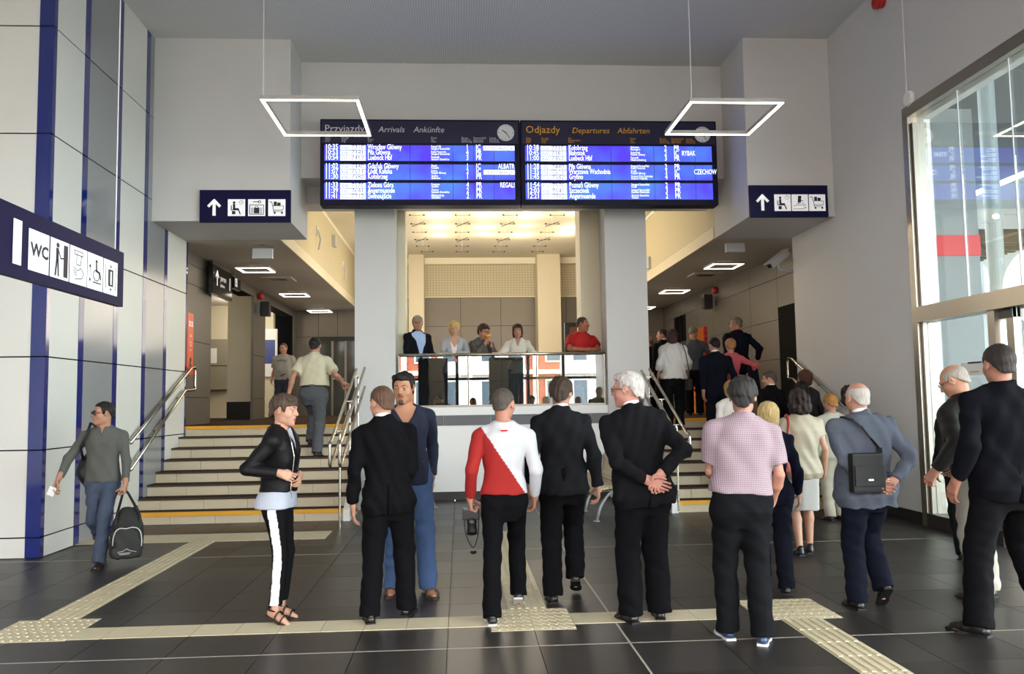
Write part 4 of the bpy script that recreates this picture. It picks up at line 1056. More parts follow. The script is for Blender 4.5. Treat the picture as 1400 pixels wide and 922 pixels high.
def xf(prim_fn, lo, hi): return prim_fn, np.asarray(lo, float), np.asarray(hi, float)
def ik(S, T, l1, l2, pole):
    S, T, pole = A3(*S), A3(*T), nrm(pole); d = T-S; L = np.linalg.norm(d); mx = (l1+l2)*.998
    if L > mx: T = S+d/L*mx; d = T-S; L = mx
    u = d/L; a = (l1*l1-l2*l2+L*L)/(2*L); h = math.sqrt(max(0, l1*l1-a*a)); w = pole-u*(pole@u); w = nrm(w)
    return S+u*a+w*h, T
def join(parts):
    """parts: list of (P, F, material index array or int)"""
    vs, fs, ms = [], [], []; n = 0
    for P, F, m in parts:
        if not len(F): continue
        vs.append(P); fs.append(F+n); ms.append(np.full(len(F), m) if np.isscalar(m) else m); n += len(P)
    return np.concatenate(vs), np.concatenate(fs), np.concatenate(ms)
def mesh_obj(name, P, F, mats, mi=None, parent=None):
    me = bpy.data.meshes.new(name); me.vertices.add(len(P)); me.vertices.foreach_set('co', P.astype(np.float32).ravel())
    me.loops.add(F.size); me.loops.foreach_set('vertex_index', F.astype(np.int32).ravel())
    me.polygons.add(len(F)); me.polygons.foreach_set('loop_start', np.arange(0, F.size, 4, dtype=np.int32))
    for m in (mats if isinstance(mats, (list, tuple)) else [mats]): me.materials.append(m)
    if mi is not None: me.polygons.foreach_set('material_index', np.asarray(mi, np.int32))
    me.polygons.foreach_set('use_smooth', np.ones(len(F), bool)); me.update(calc_edges=True); me.validate()
    return link_mesh(name, me, parent)
def cen(P, F): return P[F].mean(1)

def skin_mat(tone):
    h_ = tone.lstrip('#'); tone = [int(h_[j:j+2], 16)/255*f for j, f in ((0, .90), (2, .88), (4, .86))]
    return mat('skin_%s' % h_, tone, .55, var=.07, vscale=14, sss=.12, bump=.06, bscale=120)
def cloth(col, kind='wool'):
    k = {'wool': dict(rough=.9, var=.12, vscale=90, bump=.15, bscale=350, spec=.1), 'cotton': dict(rough=.85, var=.06, vscale=12, bump=.12, bscale=260),
         'denim': dict(rough=.85, var=.28, vscale=9, bump=.2, bscale=300, stretch=(1, 1, .4)), 'leather': dict(rough=.55, spec=.2, var=.1, vscale=20, bump=.1, bscale=120), 'silk': dict(rough=.5, var=.04, vscale=10), 'marl': dict(rough=.9, var=.2, vscale=120, bump=.1, bscale=300)}[kind]
    return mat('%s_%s' % (kind, col.lstrip('#')), col, **k)
def hair_mat(col): return mat('hair_'+col.lstrip('#'), col, .55, var=.45, vscale=50, bump=.8, bscale=120, stretch=(1.8, 1.8, .22), spec=.3)
def check_mat():
    if 'cotton_check' in MATS: return MATS['cotton_check']
    m = cloth('#c3abb4', 'cotton'); m = m.copy(); m.name = 'cotton_check'; nt = m.node_tree; b = nt.nodes['Principled BSDF']
    for l in list(nt.links):
        if l.to_socket == b.inputs['Base Color']: nt.links.remove(l)
    tc = nt.nodes.new('ShaderNodeTexCoord'); sp_ = nt.nodes.new('ShaderNodeSeparateXYZ'); nt.links.new(tc.outputs['Object'], sp_.inputs[0]); gs = []
    ad = nt.nodes.new('ShaderNodeMath'); ad.operation = 'ADD'; nt.links.new(sp_.outputs[0], ad.inputs[0])
    for so in (ad.outputs[0], sp_.outputs[2]):
        mu = nt.nodes.new('ShaderNodeMath'); mu.operation = 'MULTIPLY'; mu.inputs[1].default_value = 2*PI/.012; nt.links.new(so, mu.inputs[0])
        sn = nt.nodes.new('ShaderNodeMath'); sn.operation = 'SINE'; nt.links.new(mu.outputs[0], sn.inputs[0])
        g = nt.nodes.new('ShaderNodeMath'); g.operation = 'GREATER_THAN'; g.inputs[1].default_value = .35; nt.links.new(sn.outputs[0], g.inputs[0]); gs.append(g)
    s2 = nt.nodes.new('ShaderNodeMath'); s2.operation = 'ADD'; nt.links.new(gs[0].outputs[0], s2.inputs[0]); nt.links.new(gs[1].outputs[0], s2.inputs[1])
    rp = nt.nodes.new('ShaderNodeValToRGB'); h = nt.nodes.new('ShaderNodeMath'); h.operation = 'MULTIPLY'; h.inputs[1].default_value = .5
    nt.links.new(s2.outputs[0], h.inputs[0]); nt.links.new(h.outputs[0], rp.inputs[0])
    rp.color_ramp.elements[0].color = (*lin('#ab979f'), 1); rp.color_ramp.elements[1].color = (*lin('#74606b'), 1)
    nt.links.new(rp.outputs[0], b.inputs['Base Color']); MATS['cotton_check'] = m; return m

HEADC = .148   # head centre above the neck base
def head_prims(F, hc, R, s, female=False, ears=True, jaw=1., open_=0, nose=1.):
    W = lambda x, y, z: hc+R @ (A3(x, y, z)*s)
    E = lambda c, r, k: F.put(ell(W(*c), A3(*r)*s, R), k*s)
    fw = .94 if female else 1.
    E((0, -.014, .030), (.0745, .096, .087), .0)
    E((0, .018, -.030), (.060*fw, .068, .078), .03)
    E((0, .030, -.072), (.044*fw, .050, .040*jaw), .025)
    E((0, .066, -.096), (.021, .020, .018), .022)
    for q in (-1, 1):
        E((q*.040*fw, .040, -.028), (.024, .030, .026), .02)
        E((q*.046*fw, -.002, -.062), (.016, .030, .026), .02)
        F.put(rc(W(q*.012, .083, .030), W(q*.046, .068, .030), .010*s, .008*s), .015*s)
        F.cut(ell(W(q*.031, .094, .008), A3(.017, .013, .010)*s, R), .010*s)
    F.put(rc(W(0, .082, .016), W(0, .103*nose, -.022), .008*s, .0115*s), .012*s)
    for q in (-1, 1): F.put(ell(W(q*.031, .0765, .0150), A3(.0150, .0095, .0068)*s, R), .004*s); F.put(ell(W(q*.031, .0765, -.0035), A3(.0135, .0080, .0050)*s, R), .004*s)
    for q in (-1, 1): F.put(ell(W(q*.012, .093, -.026), A3(.008, .010, .008)*s, R), .006*s)
    E((0, .082, -.044), (.014, .012, .012), .012)
    F.put(rc(W(-.019, .078, -.0535), W(.019, .078, -.0535), .0062*s, .0062*s), .007*s); F.put(ell(W(0, .086, -.0535), A3(.015, .0075, .0055)*s, R), .005*s)
    F.put(ell(W(0, .084, -.0655), A3(.017, .008, .0065)*s, R), .005*s)
    F.cut(ell(W(0, .094, -.0597), A3(.021, .006, .0022)*s, R), .003*s)
    if ears:
        for q in (-1, 1):
            Re = R @ rotm(0, 0, 0) @ rotm(-q*.35)
            F.put(ell(W(q*.077, -.012, .002), A3(.0085, .019, .032)*s, Re), .006*s); F.cut(ell(W(q*.087, -.008, .006), A3(.006, .010, .017)*s, Re), .004*s)
    return W
def hand_prims(F, w, Fd, N, side, s, curl=.35, spread=1., point=None):
    """w wrist, Fd finger direction, N palm normal, side +1 right"""
    Fd = nrm(Fd); N = nrm(N-Fd*(N@Fd)); T = np.cross(Fd, N)*side
    cu = curl if hasattr(curl, '__len__') else [curl]*4
    tv = (.033, .011, -.011, -.031); kd = (.088, .092, .087, .079)
    for t, d in zip(tv, kd): F.put(rc(w+T*t*.55*s-Fd*.01*s, w+(T*t+Fd*d)*s, .0165*s, .0125*s), .012*s)
    F.put(rc(w-Fd*.045*s, w+Fd*.01*s, .0255*s, .024*s), .02*s)
    lens = ((.045, .027, .022), (.050, .031, .024), (.046, .029, .023), (.036, .022, .020))
    for j, (t, d) in enumerate(zip(tv, kd)):
        p = w+(T*t+Fd*d)*s; a = 0; r = .0093*s
        for q, L in enumerate(lens[j]):
            a += cu[j]*(.8 if q == 0 else 1.1); dr = nrm(Fd*math.cos(a)+N*math.sin(a)+T*t*2.2*spread*(q == 0)); p2 = p+dr*L*s; F.put(rc(p, p2, r, r*.92), .004*s if q == 0 else .002*s); p = p2; r *= .93
    p = w+(Fd*.018+T*.026+N*.006)*s; c = float(np.mean(cu)); dr = nrm(Fd*.62+T*(.70-.35*c)+N*(.25+.5*c)); r = .0135*s
    for q, L in enumerate((.044, .033, .027)):
        p2 = p+dr*L*s; F.put(rc(p, p2, r, r*.86), .008*s if q == 0 else .003*s); p = p2; r *= .86; dr = nrm(dr+Fd*.25+N*(.12+.25*c)-T*(.12+.25*c))
def hair_field(hc, R, s, style, hcol, fine, seed=0):
    W = lambda x, y, z: hc+R @ (A3(x, y, z)*s); h = (.0042 if fine else .008)*s
    lowz = {'long': -.36, 'bob': -.17, 'curly': -.20, 'tail': -.13}.get(style, -.13)
    cor = np.array([W(a, b, c) for a in (-.13, .13) for b in (-.16, .12) for c in (lowz, .15)])
    F = Field(cor.min(0), cor.max(0), h)
    th = {'buzz': .0045, 'short': .011, 'fluffy': .020, 'bald': .004, 'receding': .007, 'bob': .021, 'long': .017, 'curly': .026, 'tail': .012, 'pixie': .015, 'crop': .008}[style]
    F.put(ell(W(0, -.014, .030+th*.25), A3(.0745+th, .096+th*.9, .087+th)*s, R))
    if style in ('bob',):
        F.put(ell(W(0, -.035, -.035), A3(.085, .078, .085)*s, R), .03*s)
    if style == 'curly': F.put(ell(W(0, -.045, -.045), A3(.115, .082, .09)*s, R), .03*s)
    if style == 'long':
        F.put(ell(W(0, -.035, -.04), A3(.082, .075, .09)*s, R), .03*s); F.put(loft(W(0, -.065, -.30), R, [(0, .05*s, .02*s, 0, 0), (.1*s, .07*s, .032*s, 0, 0), (.28*s, .078*s, .05*s, 0, .01*s)]), .03*s)
    if style in ('short', 'fluffy', 'pixie'): F.put(ell(W(.01, .055, .088), A3(.06, .035, .028)*s, R), .02*s)
    if style in ('tail', 'short', 'crop', 'buzz', 'fluffy', 'pixie', 'receding', 'bald'):
        F.put(ell(W(0, -.055, -.04), A3(.06+th*.5, .045+th, .05)*s, R), .025*s)
    # planes in head space, removed parts
    def halfp(pt, n, k=.006):
        o = W(0, *pt); nw = R @ A3(0, *nrm(n)) 
        big = A3(.6, .6, .6)
        F.cut(((lambda x, y, z: -((x-o[0])*nw[0]+(y-o[1])*nw[1]+(z-o[2])*nw[2])), hc-big, hc+big), k*s)
    def cutbox(c, r): 
        cw = W(*c)
        def fn(x, y, z):
            px, py, pz = x-cw[0], y-cw[1], z-cw[2]
            q = [np.abs(R[0, i]*px+R[1, i]*py+R[2, i]*pz)-r[i]*s for i in range(3)]
            return np.maximum(np.maximum(q[0], q[1]), q[2])
        F.cut((fn, cw-.3, cw+.3), .012*s)
    # face opening: wedge in front of the hairline and under the fringe
    fr = {'short': .070, 'fluffy': .058, 'buzz': .075, 'bald': .13, 'receding': .095, 'bob': .045, 'long': .065, 'curly': .06, 'tail': .07, 'pixie': .040, 'crop': .074}[style]
    yy = {'bob': .048, 'long': .045, 'curly': .04, 'pixie': .030}.get(style, .024)
    def face(x, y, z):
        px, py, pz = x-hc[0], y-hc[1], z-hc[2]
        ly = (R[0, 1]*px+R[1, 1]*py+R[2, 1]*pz)/s; lz = (R[0, 2]*px+R[1, 2]*py+R[2, 2]*pz)/s; lx = (R[0, 0]*px+R[1, 0]*py+R[2, 0]*pz)/s
        # forehead line falls to the temples
        a = lz-(fr-lx*lx*(2.0 if style != 'bob' else .5)); b = (yy+np.clip(lz, -.05, .2)*.28)-ly
        return np.maximum(a, b)*s
    F.cut((face, hc-.3, hc+.3), .008*s)
    if style in ('short', 'fluffy', 'buzz', 'bald', 'receding', 'pixie', 'crop', 'tail'):
        def nape(x, y, z):
            px, py, pz = x-hc[0], y-hc[1], z-hc[2]
            ly = (R[0, 1]*px+R[1, 1]*py+R[2, 1]*pz)/s; lz = (R[0, 2]*px+R[1, 2]*py+R[2, 2]*pz)/s
            base = {'buzz': -.045, 'crop': -.055, 'bald': -.055, 'receding': -.055}.get(style, -.075)
            return (lz-np.where(ly > -.03, .002-(ly-.0)*.6, np.maximum(base, .02+(ly+.03)*1.15)))*s*.7
        F.cut((nape, hc-.3, hc+.3), .008*s)
    if style in ('short', 'fluffy', 'buzz', 'bald', 'receding', 'pixie', 'crop', 'tail'):
        for q in (-1, 1): F.cut(ell(W(q*.090, -.006, -.002), A3(.020, .022, .036)*s, R), .008*s)
    if style == 'bald':
        F.cut(ell(W(0, .01, .12), A3(.082, .125, .085)*s, R), .01*s)
    if style == 'receding': F.cut(ell(W(0, .07, .12), A3(.05, .06, .05)*s, R), .01*s)
    if style in ('long', 'bob', 'curly'):
        F.cut(rc(W(0, .03, -.05), W(0, .02, -.3), .062*s, .062*s), .012*s)
    rng = np.random.RandomState(seed+3)
    amp = {'curly': .006, 'fluffy': .0035, 'buzz': .0005, 'bald': .0004, 'receding': .001, 'crop': .0012}.get(style, .0024)
    fr0 = 60 if style == 'curly' else 260
    w = [(rng.uniform(-1, 1)*fr0/s, rng.uniform(-1, 1)*fr0/s, rng.uniform(-.3, .3)*fr0/s*(3 if style == 'curly' else .6), rng.uniform(0, 6), 1.5, 30/s) for _ in range(3)]
    F.wrinkle(amp*s, w)
    if style not in ('buzz', 'bald', 'receding'): F.wrinkle(amp*1.1*s, [(rng.uniform(-1, 1)*110/s, rng.uniform(-1, 1)*110/s, rng.uniform(-1, 1)*60/s, rng.uniform(0, 6), 1.2, 20/s) for _ in range(3)])
    return F
M_eyew = mat('eye_white', '#a39a92', .6, spec=.1); M_iris = mat('eye_iris', '#3a2a20', .15); M_lens = mat('lens_dark', '#101012', .08); M_lensc = glass_mat('lens_clear', (.92, .94, .95)); M_wire = mat('spectacle_wire', '#3a3230', .35, metal=.5)

def person(label, X, Y, Z=0., H=1.78, face=0., build=1., belly=0., female=False, tone='#c79478', hair='short', hcol='#3a2a20', head=(0, 0, 0), lean=0., side=0., twist=0.,
           feet=None, arms=None, top=None, legs=None, shoes='#1a1614', fine=True, extras=(), beard=None, neck=0., group=None, shw=1., crouch=0.):
    """all canonical lengths are for a 1.8 m body, scaled by H/1.8; local frame: x right, y forward, z up"""
    s = H/1.8; t = thing('person', label, 'person', (X, Y, Z), face, group)
    sw = (.178 if female else .195)*shw; hw = .085 if not female else .088
    feet = feet or [(-.10, -.02, 0, .12, 0), (.10, .02, 0, -.12, 0)]
    hipz = .945-crouch
    ank = [A3(f[0], f[1], .085+f[2]) for f in feet]
    Rt = rotm(0, -lean, side)            # torso frame (lean forward positive)
    hip0 = A3(sum(f[0] for f in feet)/2, sum(f[1] for f in feet)/2, .985-crouch)
    for _ in range(60):
        if max(np.linalg.norm(hip0+A3(q*hw, 0, -.01)-a) for q, a in zip((-1, 1), ank)) > .8605-crouch*.4: hip0[2] -= .004
        else: break
    hj = [hip0+A3(q*hw, 0, -.01) for q in (-1, 1)]
    legj = []
    for i, q in enumerate((-1, 1)):
        f = feet[i]; pole = A3(-math.sin(f[3])*.6, 1, 0)
        legj.append(ik(hj[i], ank[i], .435, .430, pole))
    Rc = Rt @ rotm(twist)
    TW = lambda x, y, z: hip0+Rt @ A3(x, y, 0)+Rt @ A3(0, 0, z)
    TC = lambda x, y, z: hip0+Rc @ A3(x, y, z)
    sh = [TC(q*sw, -.005, .468) for q in (-1, 1)]
    nb = TC(0, -.012, .572)
    hy, hp, hr = head
    Rh = rotm(hy, hp, hr)
    HS = 1.08
    hc = nb+Rc @ A3(0, .012+neck, 0)+A3(0, 0, .0)+Rc @ A3(0, 0, .105)+Rh @ A3(0, .014, .034)
    # arms
    arms = arms or [{}, {}]; armj = []
    for i, q in enumerate((-1, 1)):
        a = arms[i]; tgt = a.get('at', (q*.24, .03, .90)); pole = a.get('pole', (q*.2, -1, -.1))
        e, w = ik(sh[i], A3(*tgt), .285, .262, A3(*pole)); fd = a.get('dir'); fd = nrm(w-e) if fd is None else nrm(fd); n_ = a.get('palm', (-q, .15, 0))
        armj.append((e, w, nrm(fd), nrm(n_), a.get('curl', .35)))
    K = s
    bw = build*(.93 if female else 1.)
    body_st = [(-.13, .150, .095, 0, -.012), (-.06, .168, .115, 0, -.022), (.02, .163, .112, 0, -.015), (.10, .148, .102+belly*.5, 0, belly*.4), (.20, .138 if not female else .122, .098+belly*.8, 0, belly*.7), (.30, .150, .108+belly*.4, 0, belly*.3), (.40, .168, .115, 0, 0), (.46, .160, .102, 0, -.006), (.52, .112, .078, 0, -.012), (.575, .062, .062, 0, -.014)]
    if female: body_st = [(z, rx*(1.06 if z < .08 else .95), ry, cx, cy) for z, rx, ry, cx, cy in body_st]
    def stn(infl, z0=None, z1=None, flare=0., neckr=None, extra=None, cut_top=None):
        out = []
        for z, rx, ry, cx, cy in body_st:
            rx2, ry2 = rx*bw+infl, ry*(.5+.5*bw)+infl
            out.append([z, rx2, ry2, cx, cy])
        out = np.array(out)
        if z0 is not None:
            row = [z0]+[np.interp(z0, out[:, 0], out[:, i]) for i in range(1, 5)]; out = np.array([row]+[list(r) for r in out if r[0] > z0+.01])
        if z1 is not None:
            row = [z1]+[np.interp(z1, out[:, 0], out[:, i]) for i in range(1, 5)]; out = np.array([list(r) for r in out if r[0] < z1-.01]+[row])
        if flare:
            f = np.clip((.12-out[:, 0])/.25, 0, 1); out[:, 1] += flare*f; out[:, 2] += flare*f
        return out
    def tor(F, infl, z0=None, z1=None, flare=0., k=.0, p=2.5, squ=True, R=None):
        st = stn(infl, z0, z1, flare)*1.0; F.put(loft(hip0*K, Rc if R is None else R, st*[K, K, K, K, K], p), k*K)
    # ---------------- body (skin)
    parts = []
    lo, hi = A3(-.30, -.25, hip0[2]-.2)*K, A3(.30, .3, hip0[2]+.62)*K
    mid = hip0*K
    st0 = None
    B = Field(np.minimum(mid-A3(.30, .28, .16)*K, TC(0, 0, .6)*K-.3*K), np.maximum(mid+A3(.30, .30, .1)*K, TC(0, 0, .6)*K+A3(.3, .3, .02)*K), (.011 if fine else .018)*K)
    tor(B, -.006, -.06); B.put(rc(nb*K-A3(0, 0, .03)*K, (nb+Rc @ A3(0, .004, .07))*K, .054*K, .052*K), .03*K)
    for i, q in enumerate((-1, 1)): B.put(rc(TC(q*.05, -.01, .535)*K, sh[i]*K, .042*K, .042*K), .03*K)
    P_, F_ = B.mesh(); parts.append((P_, F_, 0))
    # head + neck
    hh = (.0040 if fine else .0075)*K
    hcK = hc*K
    HF = Field(hcK-A3(.125, .14, .20)*K, hcK+A3(.125, .14, .14)*K, hh)
    HW = head_prims(HF, hcK, Rh, K*HS, female, jaw=1.05 if not female else .95)
    HF.put(rc((nb-Rc @ A3(0, 0, .06))*K, hcK+Rh @ (A3(0, -.03, -.045)*K), (.0545 if not female else .0455)*K, (.0545 if not female else .045)*K), .02*K)
    P_, F_ = HF.mesh(); c_ = (cen(P_, F_)-hcK) @ Rh/K/HS; mi = np.zeros(len(F_), int)
    lips = (np.abs(c_[:, 0]) < .021) & (c_[:, 1] > .074) & (np.abs(c_[:, 2]+.0597) < .0105-.25*np.abs(c_[:, 0])); mi[lips] = 1
    if beard: mi[((c_[:, 1] > .05) & (c_[:, 2] < -.076) & (c_[:, 2] > -.118) & (np.abs(c_[:, 0]) < .019) & ~lips) | ((np.abs(c_[:, 2]+.0440+np.abs(c_[:, 0])*.25) < .0042) & (np.abs(c_[:, 0]) < .026) & (c_[:, 1] > .06))] = 2
    parts.append((P_, F_, mi))
    # arms/hands
    sl = (top or {}).get('sleeve', 'long')
    for i, q in enumerate((-1, 1)):
        e, w, fd, n_, cu = armj[i]; S = sh[i]
        lo_ = np.minimum(np.minimum(w, w+fd*.2), e if sl != 'long' else w-(w-e)*.35)-.09; hi_ = np.maximum(np.maximum(w, w+fd*.2), e if sl != 'long' else w-(w-e)*.35)+.09
        AF = Field(lo_*K, hi_*K, (.0042 if fine else .007)*K)
        fr_ = .9 if female else 1.
        if sl == 'long': AF.put(rc((w-(w-e)*.3)*K, w*K, .034*K*fr_, .026*K*fr_))
        else:
            AF.put(rc(e*K, (e*.65+w*.35)*K, .037*K*fr_*build**.5, .040*K*fr_*build**.5)); AF.put(rc((e*.65+w*.35)*K, w*K, .040*K*fr_, .025*K*fr_), .015*K)
        hand_prims(AF, w*K, fd, n_, q, K*fr_, cu); P_, F_ = AF.mesh(); parts.append((P_, F_, 0))
        UF = Field(np.minimum(np.minimum(S, e), w)*K-.06*K, np.maximum(np.maximum(S, e), w)*K+.06*K, (.010 if fine else .014)*K)
        UF.put(rc(S*K, e*K, .041*K*fr_, .035*K*fr_)); UF.put(rc(e*K, (w-(w-e)*.25)*K, .034*K*fr_, .030*K*fr_), .0)
        if sl != 'long': UF.put(rc(S*K, (S*.5+e*.5)*K, .044*K*fr_, .046*K*fr_*build**.5), .02*K)
        P_, F_ = UF.mesh(); parts.append((P_, F_, 0))
    # legs
    lk = (legs or {}).get('kind', 'trousers'); bare = lk in ('skirt', 'none')
    for i in range(2):
        kn, an = legj[i]; fz = feet[i]
        z_hi = hj[i][2] if bare else an[2]+.12
        LF = Field((np.minimum(np.minimum(hj[i] if bare else an, kn if bare else an), an)-A3(.12, .14, .10))*K, (np.maximum(np.maximum(hj[i] if bare else an, kn if bare else an), an)+A3(.12, .24, .10))*K, (.008 if bare and fine else .012)*K)
        if bare: LF.put(rc(hj[i]*K, kn*K, .085*K, .055*K)); LF.put(rc(kn*K, (kn*.7+an*.3+A3(0, -.012, 0))*K, .050*K, .053*K), .02*K); LF.put(rc((kn*.7+an*.3+A3(0, -.012, 0))*K, an*K, .053*K, .034*K), .02*K)
        else: LF.put(rc((an+nrm(kn-an)*.10)*K, an*K, .036*K, .034*K))
        Rf = rotm(fz[3], fz[4]); FW = lambda x, y, z: (an+Rf @ A3(x, y, z))*K
        LF.put(rc(FW(0, -.03, -.045), FW(0, .09, -.055), .032*K, .032*K), .02*K); LF.put(rc(FW(0, .09, -.06), FW(0, .15, -.066), .030*K, .018*K), .01*K); LF.put(rc(FW(-.02, .10, -.066), FW(-.015, .15, -.068), .016*K, .014*K), .01*K)
        P_, F_ = LF.mesh(); parts.append((P_, F_, 0))
        if not bare:
            ps = np.array([hj[i], kn, an]); HL = Field((ps.min(0)-.10)*K, (ps.max(0)+.10)*K, .022*K); HL.put(rc((hj[i]+A3(0, 0, .03))*K, kn*K, .060*K, .040*K)); HL.put(rc(kn*K, (an+nrm(kn-an)*.05)*K, .040*K, .032*K), .02*K); P_, F_ = HL.mesh(); parts.append((P_, F_, 0))
    SK = skin_mat(tone); LP = mat('lips_%s%d' % (tone.lstrip('#'), female), [c*f for c, f in zip([int(tone.lstrip('#')[j:j+2], 16)/255 for j in (0, 2, 4)], (.80, .60, .60))], .4)
    P_, F_, mi = join(parts)
    body = mesh_obj('body', P_, F_, [SK, LP, mat('beard_'+(beard or '#3a2a20').lstrip('#'), beard or '#3a2a20', .7)], mi, t)
    # eyes
    if fine or face is None or True:
        EM = MB()
        for q in (-1, 1):
            c0 = HW(q*.031, .0712, .0065)
            M = Matrix.Translation(Vector(c0)) @ Matrix(Rh.tolist()).to_4x4() @ Matrix.Rotation(-PI/2, 4, 'X')
            eb = MB().lathe([(.0004*K, -.0125*K), (.007*K, -.0105*K), (.0115*K, -.004*K), (.0118*K, .002*K), (.0105*K, .0065*K), (.0075*K, .0095*K)], (0, 0, 0), 12, 0, M)
            eb.lathe([(.0075*K, .0095*K), (.0055*K, .0112*K), (.0005*K, .0123*K)], (0, 0, 0), 10, 1, M)
            eb.build('eye', [M_eyew, M_iris], t, smooth=True)
        if fine:
            EB = Field(hcK-A3(.07, .02, .0)*K+Rh @ A3(0, 0, 0), hcK+A3(.07, .12, .06)*K, .004*K) if False else None
    # eyebrows as thin tapered strands following the brow
    mbb = MB()
    for q in (-1, 1): mbb.tube([Vector(HW(q*.012, .0905, .027)), Vector(HW(q*.028, .087, .033)), Vector(HW(q*.047, .0735, .027))], [.0035*K, .0038*K, .002*K], 6)
    mbb.build('eyebrows', hair_mat(hcol), t)
    if hair:
        HFd = hair_field(hcK, Rh, K*HS, hair, hcol, fine, int(abs(X*37+Y*11)))
        P_, F_ = HFd.mesh(); 
        if len(F_): mesh_obj('hair', P_, F_, hair_mat(hcol), None, t)
    # ---------------- trousers or skirt
    rng = np.random.RandomState(int(abs(X*91+Y*17))+1)
    gh = (.0085 if fine else .014)*K
    legs = legs or {}
    if lk == 'trousers':
        fit = legs.get('fit', .012); hem = legs.get('hem', .068); kn_r = legs.get('knee', .066); lc = legs.get('col', '#17171a'); lm = legs.get('mat') or cloth(lc, legs.get('cloth', 'wool'))
        wz = legs.get('waist', .12)
        allp = np.array([hip0, *ank, *[j[0] for j in legj]])
        T_ = Field((allp.min(0)-A3(.24, .2, .06))*K, (np.maximum(allp.max(0), hip0)+A3(.24, .2, .0))*K+A3(0, 0, wz)*K, gh)
        st = stn(fit, -.10, wz); st = np.vstack([[-.19, .105*bw, .075, 0, -.012], [-.145, .150*bw+fit*.5, .095, 0, -.012], st]); T_.put(loft(hip0*K, rotm(0, -lean*.35, side*.5), st*K, 2.4))
        T_.put(ell((hip0+A3(0, -.01, -.10))*K, A3(.075, .095, .055)*K), .03*K)
        for i in range(2):
            kn, an = legj[i]; dn = nrm(an-kn)
            T_.put(rc((hj[i]+A3(0, -.012, -.02))*K, kn*K, (.088*bw+fit)*K, (kn_r*.85+fit)*K), .035*K)
            e_ = an+dn*legs.get('low', .035)
            T_.put(cc(kn*K, e_*K, (kn_r*.85+fit)*K, hem*K, 9, 0.), .02*K)
        wv = [(rng.uniform(-15, 15), rng.uniform(-15, 15), rng.uniform(26, 48), rng.uniform(0, 6), 2.6, 17) for _ in range(2)]+[(30, 22, 14, 1., 1.2, 14)]
        T_.wrinkle(legs.get('fold', .0045), wv, None, None)
        P_, F_ = T_.mesh(); mi = None; ms = [lm]
        if legs.get('stripe'):
            c_ = cen(P_, F_)/K; mi = np.zeros(len(F_), int)
            for i, q in enumerate((-1, 1)):
                kn, an = legj[i]; z = c_[:, 2]; ax = np.where(z > kn[2], kn[0]+(hj[i][0]-kn[0])*(z-kn[2])/(hj[i][2]-kn[2]), an[0]+(kn[0]-an[0])*(z-an[2])/(kn[2]-an[2]))
                ay = np.where(z > kn[2], kn[1]+(hj[i][1]-kn[1])*(z-kn[2])/(hj[i][2]-kn[2]), an[1]+(kn[1]-an[1])*(z-an[2])/(kn[2]-an[2]))
                mi[(np.abs(c_[:, 1]-ay-.005) < .033) & ((c_[:, 0]-ax)*q > .012)] = 1
            ms.append(cloth(legs['stripe'], 'cotton'))
        mesh_obj('trousers', P_, F_, ms, mi, t)
        if legs.get('belt'):
            BF = Field((hip0-A3(.24, .2, -.06))*K, (hip0+A3(.24, .22, .2))*K, gh*.7); st = stn(fit+.006, wz-.04, wz-.002); BF.put(loft(hip0*K, Rc, st*K, 2.4)); P_, F_ = BF.mesh(); mesh_obj('belt', P_, F_, mat('belt_leather', legs['belt'] if isinstance(legs['belt'], str) else '#141210', .4), None, t)
    elif lk == 'skirt':
        S_ = Field((hip0-A3(.30, .28, legs['len']+.05))*K, (hip0+A3(.30, .28, .14))*K, gh)
        ln = legs['len']; S_.put(loft(hip0*K, np.eye(3), np.array([(-ln, .165*bw, .125, 0, .0), (-ln*.5, .178*bw, .13, 0, -.01), (-.06, .182*bw, .128, 0, -.018), (.03, .17*bw, .118, 0, -.01), (.12, .14*bw, .105, 0, 0)])*K, 2.3))
        S_.wrinkle(.006, [(45, 10, 2, 1, 1.2, 9), (-20, 50, 4, 2, 1.1, 9)], None, None); P_, F_ = S_.mesh(); mesh_obj('skirt', P_, F_, cloth(legs.get('col', '#d8cfc0'), 'cotton'), None, t)
    # ---------------- shoes
    for i in range(2):
        kn, an = legj[i]; fz = feet[i]; Rf = rotm(fz[3], fz[4]); FW = lambda x, y, z: (an+Rf @ A3(x, y, z))*K
        so = MB(); M = Matrix(Rf.tolist()).to_4x4(); M.translation = Vector((an)*K); L_ = 1.0 if not female else .88
        outl = [(-.034, -.065), (.034, -.065), (.040, -.02), (.036, .05), (.050, .11), (.044, .165), (.015, .205), (-.020, .200), (-.043, .16), (-.048, .10), (-.034, .04), (-.038, -.02)]
        sg = -1 if i == 0 else 1
        so.prism([(x*sg*K, y*L_*K) for x, y in outl][::sg], -.085*K, (-.070 if not isinstance(shoes, dict) or 'sole_h' not in shoes else -.06)*K, 0, M)
        sc = shoes['sole'] if isinstance(shoes, dict) else '#0d0c0c'; col = shoes['col'] if isinstance(shoes, dict) else shoes
        kind = shoes.get('kind', 'shoe') if isinstance(shoes, dict) else 'shoe'
